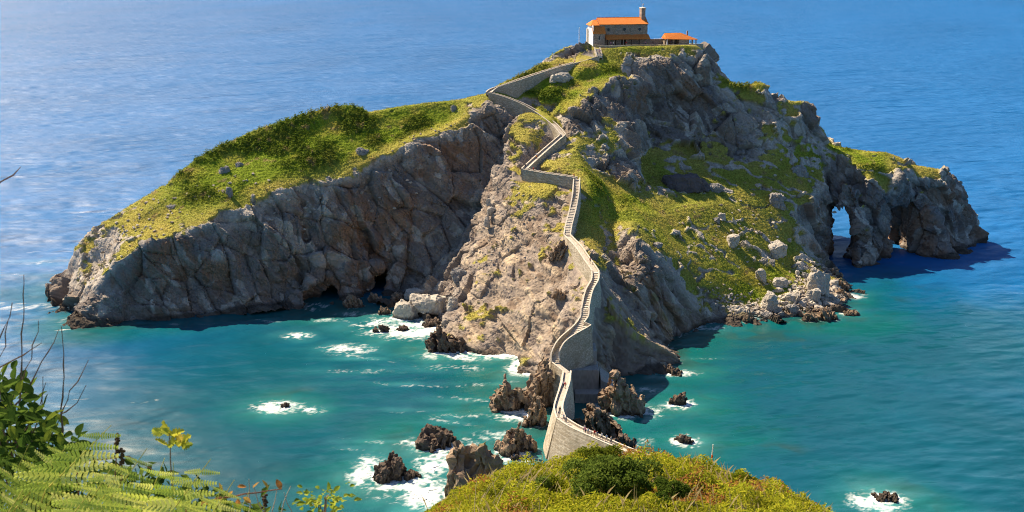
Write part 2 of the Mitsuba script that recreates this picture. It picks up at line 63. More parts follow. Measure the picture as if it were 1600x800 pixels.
    'cliff_hi': [(np.float64(39.2),np.float64(494.0),np.float64(75.2),0.6,0),(np.float64(49.1),np.float64(494.0),np.float64(72.8),0.1,0),(np.float64(61.5),np.float64(495.0),np.float64(73.9),0,0),(np.float64(73.0),np.float64(498.0),np.float64(71.2),0,0)],
    'cliff_mid': [(np.float64(45.1),np.float64(489.0),np.float64(67.2),0.2,0),(np.float64(53.7),np.float64(489.0),np.float64(62.4),0,0.1),(np.float64(63.8),np.float64(491.0),np.float64(60.9),0,0.1),(np.float64(74.1),np.float64(494.0),np.float64(60.5),0,0.1)],
    'cliff_lo': [(np.float64(49.6),np.float64(481.0),np.float64(48.8),0,0.05),(np.float64(58.0),np.float64(480.0),np.float64(46.5),0,0.05),(np.float64(66.9),np.float64(483.0),np.float64(45.1),0,0.05),(np.float64(74.9),np.float64(489.0),np.float64(51.3),0,0.05),(np.float64(79.8),np.float64(495.0),np.float64(57.9),0,0.05)],
    'outcrop_top': [(np.float64(19.9),np.float64(461.0),np.float64(58.3),0.2,0),(np.float64(24.6),np.float64(468.0),np.float64(62.5),0.2,0),(np.float64(30.8),np.float64(474.0),np.float64(65.3),0.1,0),(np.float64(38.3),np.float64(480.0),np.float64(68.2),0.2,0),(np.float64(45.1),np.float64(482.0),np.float64(69.4),0.3,0)],
    'outcrop_face': [(np.float64(21.2),np.float64(458.0),np.float64(55.0),0,0),(np.float64(29.1),np.float64(465.0),np.float64(58.2),0,0),(np.float64(37.6),np.float64(470.0),np.float64(61.1),0,0),(np.float64(45.1),np.float64(475.0),np.float64(62.8),0,0)],
    'outcrop_foot': [(np.float64(22.9),np.float64(455.0),np.float64(52.0),0.3,0),(np.float64(30.0),np.float64(459.0),np.float64(53.2),0.5,0),(np.float64(37.3),np.float64(465.0),np.float64(55.9),0.4,0),(np.float64(43.4),np.float64(468.0),np.float64(56.6),0,0)],
    'outcrop_low': [(np.float64(30.8),np.float64(452.0),np.float64(47.3),0.5,0),(np.float64(38.0),np.float64(458.0),np.float64(51.0),0.6,0),(np.float64(43.0),np.float64(462.0),np.float64(50.4),0,0)],
    'outcrop_low2': [(np.float64(31.2),np.float64(446.0),np.float64(42.2),0.1,0),(np.float64(37.5),np.float64(450.0),np.float64(44.2),0,0.1),(np.float64(43.7),np.float64(455.0),np.float64(43.4),0,0.1)],
    'outcrop_low3': [(np.float64(32.9),np.float64(437.0),np.float64(37.4),0.4,0),(np.float64(39.3),np.float64(442.0),np.float64(36.5),0.1,0.2),(np.float64(46.3),np.float64(449.0),np.float64(36.3),0.1,0.2)],
    'behind_path': [(np.float64(22.6),np.float64(448.0),np.float64(50.3),0.5,0.2),(np.float64(23.3),np.float64(438.0),np.float64(46.2),0.6,0.2),(np.float64(24.9),np.float64(428.0),np.float64(43.5),0.8,0.1),(np.float64(17.7),np.float64(437.0),np.float64(47.5),0.3,0.5),(np.float64(15.2),np.float64(430.0),np.float64(45.4),0.5,0.4)],
    'saddle': [(np.float64(1.2),np.float64(478.0),np.float64(63.2),0.7,0.2),(np.float64(7.2),np.float64(481.0),np.float64(64.5),0.95,0),(np.float64(11.8),np.float64(472.0),np.float64(60.8),0.95,0),(np.float64(16.3),np.float64(463.0),np.float64(57.3),0.95,0),(np.float64(18.8),np.float64(470.0),np.float64(61.1),0.95,0),(np.float64(24.0),np.float64(481.0),np.float64(66.9),0.95,0),(np.float64(16.9),np.float64(483.0),np.float64(67.9),0.95,0),(np.float64(31.5),np.float64(486.0),np.float64(70.0),0.95,0),(np.float64(38.8),np.float64(487.0),np.float64(71.8),0.95,0),(np.float64(25.4),np.float64(486.0),np.float64(72.4),0.95,0)],
    'knob': [(np.float64(15.3),np.float64(496.0),np.float64(75.1),0.5,0),(np.float64(18.6),np.float64(500.0),np.float64(78.4),0.4,0),(np.float64(22.4),np.float64(503.0),np.float64(80.9),0.3,0),(np.float64(26.3),np.float64(506.0),np.float64(81.4),0.1,0),(np.float64(25.8),np.float64(496.0),np.float64(77.5),0.05,0),(np.float64(20.9),np.float64(496.0),np.float64(75.6),0.1,0),(np.float64(30.7),np.float64(496.0),np.float64(78.2),0.1,0),(np.float64(30.9),np.float64(500.0),np.float64(80.4),0.1,0)],
    'skyline_left': [(np.float64(-7.2),np.float64(481.0),np.float64(66.7),0.8,0),(np.float64(0.0),np.float64(487.0),np.float64(69.4),0.9,0),(np.float64(7.3),np.float64(492.0),np.float64(72.8),0.8,0),(np.float64(12.3),np.float64(497.0),np.float64(75.5),0.8,0),(np.float64(15.4),np.float64(500.0),np.float64(77.4),0.8,0)],
    'terrace': [(29,504,79.9,0.1,0.2),(33,522,79.9,0.1,0.2),(48,524,79.9,0.1,0.2),(62,526,79.9,0.1,0.2),(76,518,79.9,0.1,0.2),(76,509,79.9,0.1,0.2),(62,504,79.9,0.1,0.2),(48,503,79.9,0.1,0.2)],
    'back_high': [(-137,446,18,0.5,0),(-105,462,30,0.5,0),(-70,480,45,0.5,0),(-40,488,52,0.5,0),(-12,494,56,0.5,0),(5,506,64,0.5,0),(22,525,73,0.5,0),(48,536,74,0.5,0),(78,530,70,0.5,0),(92,517,60,0.5,0),(110,513,54,0.5,0),(122,510,46,0.5,0)],
    'back_mid': [(-143,455,9,0.3,0),(-110,480,18,0.3,0),(-70,505,26,0.3,0),(-20,525,34,0.3,0),(20,552,42,0.3,0),(60,556,40,0.3,0),(100,535,32,0.3,0),(125,520,26,0.3,0)],
    'back_coast': [(-159,450,-1,0,0),(-145,470,-1,0,0),(-112,500,-1,0,0),(-70,528,-1,0,0),(-20,552,-1,0,0),(25,576,-1,0,0),(65,580,-1,0,0),(105,556,-1,0,0),(125,530,-1,0,0),(150,524,-1,0,0),(172,523,-1,0,0),(188,524,-1,0,0)],
    'deep': [(-185,440,-14,0,0),(-185,400,-14,0,0),(-140,375,-12,0,0),(-90,395,-10,0,0),(-60,400,-9,0,0),(-30,385,-8,0,0),(-15,345,-8,0,0),(0,300,-10,0,0),(40,300,-10,0,0),(40,340,-7,0,0),(60,360,-7,0,0),(80,385,-7,0,0),(112,385,-10,0,0),(135,430,-12,0,0),(140,465,-12,0,0),(175,480,-12,0,0),(200,505,-12,0,0),(200,545,-12,0,0),(120,580,-12,0,0),(60,600,-12,0,0),(-20,590,-12,0,0),(-120,540,-12,0,0),(-185,470,-12,0,0)],
}
PATH_LINE = [(33.35,253.63,11.5),(27.98,261.23,10.5),(24.88,265.69,10.0),(18.96,273.23,10.0),(14.3,279.65,9.8),(11.67,284.97,9.8),(10.99,291.79,9.8),(12.25,300.46,9.9),(13.73,309.63,10.0),(14.39,317.75,10.3),(11.55,322.97,11.0),(11.25,324.61,12.6),(11.77,325.43,14.3),(13.75,328.52,16.0),(17.33,331.74,17.7),(19.92,335.11,19.4),(20.07,338.29,21.2),(20.84,342.91,23.0),(21.81,347.85,24.6),(23.87,352.1,25.7),(24.04,357.97,27.0),(21.98,367.64,28.4),(19.98,377.27,29.8),(17.1,387.62,30.8),(17.7,392.79,32.5),(19.43,400.59,36.0),(20.78,408.42,40.3),(21.39,417.34,43.3),(19.72,418.05,43.6),(10.72,423.01,44.0),(4.12,428.13,44.4),(7.27,435.5,46.0),(11.64,443.44,48.5),(18.23,452.88,52.5),(15.7,459.49,55.0),(10.53,466.53,58.0),(4.71,470.61,61.0),(-2.37,473.33,63.5),(-8.53,474.66,65.0),(-7.66,479.8,65.6),(0.0,480.03,68.2),(12.12,487.53,71.5),(19.45,489.3,73.5),(28.2,494.03,75.0),(33.49,492.92,76.8),(32.75,497.2,79.6)]
ROCKS = [
    (np.float64(-8.2), np.float64(260.0), np.float64(0.0), np.float64(14.06), np.float64(17.17), 'brown', 'sea stack', None, 'big brown sea stack with yellow-green plants on its top, left of the foreground hill'),
    (np.float64(-18.6), np.float64(289.8), 0, np.float64(11.17), np.float64(7.18), 'dark', 'rock', 'rocks in the surf by the causeway', 'long dark jagged rock in white surf behind the big brown sea stack'),
    (np.float64(-28.0), np.float64(271.0), np.float64(0.0), np.float64(9.63), np.float64(7.07), 'dark', 'rock', 'rocks in the surf by the causeway', 'dark jagged rock ringed by foam, left of the big sea stack'),
    (np.float64(-23.5), np.float64(272.4), np.float64(0.0), np.float64(4.98), np.float64(2.47), 'dark', 'rock', 'rocks in the surf by the causeway', 'low black rock awash between the dark jagged rock and the big sea stack'),
    (np.float64(0.0), np.float64(286.7), np.float64(0.0), np.float64(7.68), np.float64(8.4), 'brown', 'rock', 'rocks in the surf by the causeway', 'rounded brown rock between the big sea stack and the pale causeway wall'),
    (np.float64(4.3), np.float64(289.0), np.float64(0.0), np.float64(4.02), np.float64(5.86), 'brown', 'rock', 'rocks in the surf by the causeway', 'brown rock leaning against the foot of the pale causeway wall'),
    (np.float64(0.9), np.float64(283.6), 0, np.float64(2.43), np.float64(2.24), 'dark', 'rock', 'rocks in the surf by the causeway', 'smallest dark rock in the foam in front of the causeway wall'),
    (np.float64(-0.5), np.float64(315.9), np.float64(0.0), np.float64(11.07), np.float64(10.24), 'brown', 'rock', 'rocks in the surf by the causeway', 'slanting brown rock with a pointed left end beside the causeway'),
    (np.float64(7.1), np.float64(317.7), np.float64(0.0), np.float64(9.44), np.float64(14.2), 'brown', 'rock', 'rocks in the surf by the causeway', 'tall craggy brown rock touching the left side of the causeway'),
    (np.float64(5.8), np.float64(305.0), 0, np.float64(6.5), np.float64(7.52), 'brown', 'rock', 'rocks in the surf by the causeway', 'lower brown rock between the tall craggy one and the pale causeway face'),
    (np.float64(10.0), np.float64(337.8), np.float64(0.0), np.float64(6.42), np.float64(7.51), 'brown', 'rock', 'rocks in the surf by the causeway', 'brown rock under the small platform at the foot of the stairs'),
    (np.float64(29.3), np.float64(313.1), np.float64(0.0), np.float64(12.64), np.float64(10.86), 'brown', 'rock', 'rocks in the surf by the causeway', 'craggy brown rock with white wash right of the causeway'),
    (np.float64(24.8), np.float64(320.6), np.float64(0.0), np.float64(3.4), np.float64(8.23), 'brown', 'rock', 'rocks in the surf by the causeway', 'upright tilted slab of rock beside the concrete buttress'),
    (np.float64(44.2), np.float64(320.6), np.float64(0.0), np.float64(5.1), np.float64(4.29), 'dark', 'rock', 'rocks in the surf by the causeway', 'small pointed dark rock alone in the green water right of the causeway'),
    (np.float64(42.4), np.float64(293.9), np.float64(0.0), np.float64(5.65), np.float64(2.31), 'dark', 'rock', 'rocks in the surf by the causeway', 'nearly drowned rock under foam near the marker pole'),
    (np.float64(45.9), np.float64(345.4), np.float64(0.0), np.float64(6.19), np.float64(2.3), 'dark', 'rock', 'rocks in the surf by the causeway', 'low dark rocks off the tip of the striped rock fin'),
    (np.float64(21.8), np.float64(295.6), 0, np.float64(11.05), np.float64(9.3), 'earth', 'rock', 'rocks in the surf by the causeway', 'sloping brown rock along the shaded side of the causeway'),
    (np.float64(27.3), np.float64(291.5), np.float64(0.0), np.float64(6.86), np.float64(3.61), 'dark', 'rock', 'rocks in the surf by the causeway', 'low dark rock between the causeway and the foreground hill'),
    (np.float64(83.0), np.float64(260.0), np.float64(0.0), np.float64(6.19), np.float64(2.07), 'dark', 'rock', 'rocks in the surf by the causeway', 'drowned rock in foam at the bottom right'),
    (np.float64(-60.3), np.float64(319.2), np.float64(0.0), np.float64(2.37), np.float64(1.78), 'dark', 'rock', 'rocks in the surf by the causeway', 'tiny dark rock in the foam patch in the middle of the left bay'),
    (np.float64(-27.5), np.float64(399.7), np.float64(0.0), np.float64(14.59), np.float64(8.78), 'pale', 'boulder', 'boulders on the beach below the left cliff', 'huge pale grey boulder on the beach between left cliff and brown ridge'),
    (np.float64(-35.0), np.float64(399.7), np.float64(0.0), np.float64(9.59), np.float64(6.14), 'pale', 'boulder', 'boulders on the beach below the left cliff', 'grey boulder at the seaward end of the pale beach boulders'),
    (np.float64(-18.7), np.float64(391.0), np.float64(5.2), np.float64(4.48), np.float64(5.14), 'pale', 'boulder', 'boulders on the beach below the left cliff', 'square pale block beside the huge pale boulder'),
    (np.float64(-32.7), np.float64(419.5), 0, np.float64(10.03), np.float64(5.97), 'pale', 'boulder', 'boulders on the beach below the left cliff', 'pale sloping rock behind the huge pale boulder'),
    (np.float64(-42.3), np.float64(405.6), np.float64(0.0), np.float64(4.65), np.float64(3.11), 'brown', 'boulder', 'boulders on the beach below the left cliff', 'small brown boulder at the waters edge by the pale boulders'),
    (np.float64(-25.9), np.float64(391.2), np.float64(0.0), np.float64(6.13), np.float64(3.44), 'dark', 'boulder', 'boulders on the beach below the left cliff', 'dark rounded boulder just in front of the huge pale boulder'),
    (np.float64(-20.3), np.float64(365.1), np.float64(0.0), np.float64(12.26), np.float64(10.49), 'dark', 'rock', 'boulders on the beach below the left cliff', 'dark hollowed rock at the seaward foot of the brown ridge'),
    (np.float64(-41.5), np.float64(385.7), np.float64(0.0), np.float64(6.05), np.float64(3.4), 'dark', 'rock', 'boulders on the beach below the left cliff', 'dark rock in the surf off the pale beach boulders'),
    (np.float64(-34.6), np.float64(387.1), np.float64(0.0), np.float64(4.05), np.float64(2.56), 'dark', 'rock', 'boulders on the beach below the left cliff', 'small brown rock in the surf beside the dark one'),
    (np.float64(-53.5), np.float64(413.2), np.float64(0.0), np.float64(7.31), np.float64(4.98), 'brown', 'boulder', 'boulders on the beach below the left cliff', 'brown boulder standing in the shaded water by the cliff cave'),
    (np.float64(-46.6), np.float64(419.4), np.float64(0.0), np.float64(5.67), np.float64(3.21), 'brown', 'boulder', 'boulders on the beach below the left cliff', 'low boulder in the shadow right of the cliff cave'),
    (np.float64(-38.9), np.float64(421.0), np.float64(0.0), np.float64(6.56), np.float64(3.68), 'brown', 'boulder', 'boulders on the beach below the left cliff', 'brown boulder in shadow at the head of the beach'),
    (np.float64(-7.8), np.float64(427.5), np.float64(32.1), np.float64(2.62), np.float64(2.75), 'pale', 'boulder', 'outcrops in the grass', 'topmost of three pale blocks on the edge of the brown ridge'),
    (np.float64(-6.9), np.float64(420.0), np.float64(30.2), np.float64(3.43), np.float64(3.16), 'pale', 'boulder', 'outcrops in the grass', 'middle one of three pale blocks on the edge of the brown ridge'),
    (np.float64(-8.3), np.float64(417.0), np.float64(26.9), np.float64(2.56), np.float64(4.05), 'pale', 'boulder', 'outcrops in the grass', 'lowest of three pale blocks on the edge of the brown ridge'),
    (np.float64(-17.3), np.float64(403.2), np.float64(11.8), np.float64(6.26), np.float64(5.27), 'grey', 'boulder', 'outcrops in the grass', 'grey boulder set in the brown ridge above the beach'),
    (np.float64(13.8), np.float64(364.5), np.float64(17.3), np.float64(3.78), np.float64(3.59), 'brown', 'boulder', 'outcrops in the grass', 'reddish brown block jutting from the brown ridge left of the stairs'),
    (np.float64(14.1), np.float64(380.5), np.float64(25.4), np.float64(6.67), np.float64(4.54), 'brown', 'boulder', 'outcrops in the grass', 'dark broken ledge of rock left of the walled ramp'),
    (np.float64(-53.1), np.float64(446.8), np.float64(45.9), np.float64(4.97), np.float64(3.33), 'grey', 'boulder', 'outcrops in the grass', 'grey rock in the shrubs above the left cliff edge'),
    (np.float64(-21.3), np.float64(467.2), np.float64(58.6), np.float64(3.04), np.float64(3.2), 'grey', 'boulder', 'outcrops in the grass', 'lone blue-grey boulder on the grass near the saddle'),
    (np.float64(-100.0), np.float64(438.2), np.float64(41.3), np.float64(4.89), np.float64(2.81), 'grey', 'boulder', 'outcrops in the grass', 'grey rocks among dark shrubs on the left slope'),
    (np.float64(-95.3), np.float64(440.8), np.float64(43.1), np.float64(4.02), np.float64(2.11), 'grey', 'boulder', 'outcrops in the grass', 'small flat grey rock above the shrubs on the left slope'),
    (np.float64(-115.9), np.float64(426.8), np.float64(31.0), np.float64(3.92), np.float64(2.29), 'grey', 'boulder', 'outcrops in the grass', 'grey rock beside a dark bush low on the left slope'),
    (np.float64(-96.3), np.float64(426.8), np.float64(35.0), np.float64(3.04), np.float64(4.12), 'grey', 'boulder', 'outcrops in the grass', 'upright grey rock at the left cliff edge'),
    (np.float64(-80.1), np.float64(427.5), np.float64(34.4), np.float64(5.66), np.float64(4.58), 'grey', 'boulder', 'outcrops in the grass', 'grey rock capping the middle of the left cliff'),
    (np.float64(18.3), np.float64(482.2), np.float64(67.5), np.float64(11.06), np.float64(4.55), 'pale', 'outcrop', 'outcrops in the grass', 'pale sloping outcrop in the grass between path wall and cliff'),
    (np.float64(63.8), np.float64(454.0), np.float64(30.7), np.float64(20.34), np.float64(8.27), 'slab', 'outcrop', 'outcrops in the grass', 'large dark striped outcrop in the shaded green hollow'),
    (np.float64(74.6), np.float64(457.8), np.float64(30.2), np.float64(6.06), np.float64(4.41), 'grey', 'boulder', 'outcrops in the grass', 'grey rock at the right end of the large dark outcrop'),
    (np.float64(76.5), np.float64(431.2), np.float64(16.0), np.float64(5.55), np.float64(6.07), 'pale', 'boulder', 'outcrops in the grass', 'big pale angular boulder on the grassy right slope'),
    (np.float64(74.5), np.float64(443.0), np.float64(23.6), np.float64(3.63), np.float64(2.86), 'pale', 'boulder', 'outcrops in the grass', 'pale rock on the crest of the lit green slope, upper one'),
    (np.float64(72.1), np.float64(440.2), np.float64(23.1), np.float64(2.7), np.float64(2.85), 'grey', 'boulder', 'outcrops in the grass', 'grey rock on the crest of the lit green slope, lower one'),
    (np.float64(79.1), np.float64(443.8), np.float64(21.8), np.float64(1.82), np.float64(3.35), 'pale', 'boulder', 'outcrops in the grass', 'thin pale rock just right of the lit green crest'),
    (np.float64(47.0), np.float64(400.8), np.float64(23.8), np.float64(3.71), np.float64(1.74), 'grey', 'boulder', 'outcrops in the grass', 'grey ledge between the grey scree and the green slope'),
    (np.float64(97.5), np.float64(460.5), np.float64(23.9), np.float64(7.99), np.float64(6.43), 'grey', 'outcrop', 'outcrops in the grass', 'blue-grey outcrop in the shaded grass left of the first arch'),
    (np.float64(109.4), np.float64(479.0), np.float64(32.5), np.float64(9.72), np.float64(5.12), 'grey', 'outcrop', 'outcrops in the grass', 'shaded rocks above the first arch at the edge of the sunlit grass'),
    (np.float64(93.9), np.float64(439.2), np.float64(11.3), np.float64(8.15), np.float64(5.72), 'pale', 'outcrop', 'outcrops in the grass', 'pale sloping outcrop above the boulder heap'),
    (np.float64(87.6), np.float64(430.0), np.float64(10.3), np.float64(3.11), np.float64(3.04), 'grey', 'boulder', 'outcrops in the grass', 'grey boulder left of two in the grass above the shore heap'),
    (np.float64(90.6), np.float64(431.2), np.float64(9.6), np.float64(2.67), np.float64(3.05), 'grey', 'boulder', 'outcrops in the grass', 'grey boulder right of two in the grass above the shore heap'),
    (np.float64(84.8), np.float64(420.0), np.float64(6.2), np.float64(3.92), np.float64(5.95), 'pale', 'boulder', 'outcrops in the grass', 'tall pale boulder standing in the grass above the shore'),
    (np.float64(91.2), np.float64(419.8), np.float64(4.9), np.float64(6.53), np.float64(3.66), 'pale', 'outcrop', 'outcrops in the grass', 'flat pale outcrop below the tall pale boulder'),
    (np.float64(102.2), np.float64(439.8), np.float64(6.5), np.float64(2.95), np.float64(3.35), 'pale', 'boulder', 'boulders heaped on the right shore', 'pale boulder highest in the heap on the right shore'),
    (np.float64(107.5), np.float64(440.5), np.float64(4.4), np.float64(2.96), np.float64(2.88), 'pale', 'boulder', 'boulders heaped on the right shore', 'pale boulder near the back of the heap by the arch water'),
    (np.float64(102.4), np.float64(432.2), np.float64(5.2), np.float64(2.68), np.float64(2.59), 'grey', 'boulder', 'boulders heaped on the right shore', 'small grey boulder in the middle of the heap'),
    (np.float64(99.8), np.float64(432.8), np.float64(6.0), np.float64(2.24), np.float64(2.12), 'pale', 'boulder', 'boulders heaped on the right shore', 'small pale boulder left in the upper heap'),
    (np.float64(102.9), np.float64(428.5), np.float64(4.3), np.float64(2.44), np.float64(2.1), 'grey', 'boulder', 'boulders heaped on the right shore', 'small grey boulder wedged behind the largest boulder'),
    (np.float64(104.4), np.float64(418.2), np.float64(2.1), np.float64(9.55), np.float64(9.6), 'pale', 'boulder', 'boulders heaped on the right shore', 'largest pale boulder of the heap on the right shore'),
    (np.float64(101.9), np.float64(413.5), np.float64(1.7), np.float64(6.02), np.float64(4.98), 'pale', 'boulder', 'boulders heaped on the right shore', 'pale boulder leaning on the front of the largest one'),
    (np.float64(113.2), np.float64(434.1), np.float64(0.0), np.float64(4.95), np.float64(5.69), 'pale', 'boulder', 'boulders heaped on the right shore', 'pale pointed boulder right of the largest one'),
    (np.float64(116.4), np.float64(448.1), np.float64(0.0), np.float64(7.42), np.float64(5.37), 'brown', 'boulder', 'boulders heaped on the right shore', 'brown boulder behind the pale pointed one'),
    (np.float64(116.6), np.float64(434.1), np.float64(0.0), np.float64(4.5), np.float64(5.69), 'brown', 'boulder', 'boulders heaped on the right shore', 'brown boulder at the right end of the heap'),
    (np.float64(113.7), np.float64(424.2), np.float64(0.0), np.float64(5.73), np.float64(3.71), 'brown', 'boulder', 'boulders heaped on the right shore', 'low brown boulder washed by foam at the right end of the heap'),
    (np.float64(93.5), np.float64(412.5), np.float64(2.0), np.float64(5.15), np.float64(3.84), 'pale', 'boulder', 'boulders heaped on the right shore', 'pale boulder in the front row left of the shingle gap'),
    (np.float64(92.2), np.float64(404.1), np.float64(0.0), np.float64(5.9), np.float64(3.99), 'grey', 'boulder', 'boulders heaped on the right shore', 'grey boulder with a dark foot at the waterline'),
    (np.float64(97.0), np.float64(411.0), np.float64(1.1), np.float64(3.42), np.float64(2.7), 'pale', 'boulder', 'boulders heaped on the right shore', 'pale boulder between two larger ones in the front row'),
    (np.float64(96.6), np.float64(397.6), np.float64(0.0), np.float64(4.98), np.float64(3.06), 'brown', 'boulder', 'boulders heaped on the right shore', 'flat brown boulder at the waterline'),
    (np.float64(103.0), np.float64(398.3), np.float64(0.0), np.float64(7.89), np.float64(4.81), 'brown', 'boulder', 'boulders heaped on the right shore', 'broad orange-brown boulder lowest in the heap'),
    (np.float64(112.0), np.float64(404.1), np.float64(0.0), np.float64(5.47), np.float64(1.77), 'brown', 'rock', 'boulders heaped on the right shore', 'flat brown rock alone in the water off the heap'),
    (np.float64(100.9), np.float64(407.1), np.float64(0.0), np.float64(2.97), np.float64(2.68), 'brown', 'boulder', 'boulders heaped on the right shore', 'brown boulder between the two lowest brown ones'),
    (np.float64(85.2), np.float64(406.0), np.float64(0.8), np.float64(7.19), np.float64(6.67), 'pale', 'boulder', 'boulders heaped on the right shore', 'long pale slab sloping to the water below the grass'),
    (np.float64(83.3), np.float64(400.5), np.float64(0.0), np.float64(4.59), np.float64(2.64), 'grey', 'boulder', 'boulders heaped on the right shore', 'grey boulder in front of the long pale slab'),
    (np.float64(88.1), np.float64(402.6), np.float64(0.0), np.float64(2.94), np.float64(2.43), 'grey', 'boulder', 'boulders heaped on the right shore', 'small grey boulder right of the long pale slab'),
    (np.float64(76.3), np.float64(396.1), np.float64(0.0), np.float64(2.69), np.float64(2.39), 'brown', 'boulder', 'boulders heaped on the right shore', 'small brown boulder standing in the shallow water'),
    (np.float64(73.2), np.float64(401.8), np.float64(1.1), np.float64(8.37), np.float64(2.64), 'pale', 'boulder', 'boulders heaped on the right shore', 'low pale slab along the green waters edge'),
    (np.float64(69.0), np.float64(401.2), np.float64(0.0), np.float64(3.14), np.float64(1.98), 'pale', 'boulder', 'boulders heaped on the right shore', 'small pale boulder left of the low pale slab'),
    (np.float64(63.1), np.float64(397.2), np.float64(2.0), np.float64(3.52), np.float64(3.49), 'pale', 'boulder', 'boulders heaped on the right shore', 'pale angular boulder at the left end of the shore'),
    (np.float64(65.6), np.float64(400.0), np.float64(3.0), np.float64(3.33), np.float64(3.29), 'grey', 'boulder', 'boulders heaped on the right shore', 'grey boulder behind the pale one at the left end'),
    (np.float64(62.7), np.float64(399.7), np.float64(0.0), np.float64(3.75), np.float64(2.63), 'brown', 'boulder', 'boulders heaped on the right shore', 'brown boulder lowest at the left end of the shore'),
    (np.float64(68.6), np.float64(401.8), np.float64(2.0), np.float64(2.51), np.float64(2.64), 'grey', 'boulder', 'boulders heaped on the right shore', 'grey boulder between grass and low pale slab'),
]
WALKERS = [(13.3,306.9,10.0),(13.2,306.4,10.0),(11.3,289.1,9.8),(11.5,286.7,9.8),(12.1,284.2,9.8),(12.9,282.6,9.8),(16.4,276.8,9.9),(17.1,275.8,9.9),(17.6,275.2,9.9),(18.3,274.2,10.0),(18.7,273.6,10.0),(19.3,272.9,10.0),(20.1,271.7,10.0),(21.0,270.6,10.0),(21.9,269.5,10.0),(8.1,437.1,46.5),(8.8,438.3,46.9),(4.8,429.6,44.7),(7.4,425.6,44.2),(20.6,417.7,43.4),(22.7,364.3,27.9),(18.0,488.9,73.1),(23.8,491.7,74.2),(33.2,494.4,77.8)]
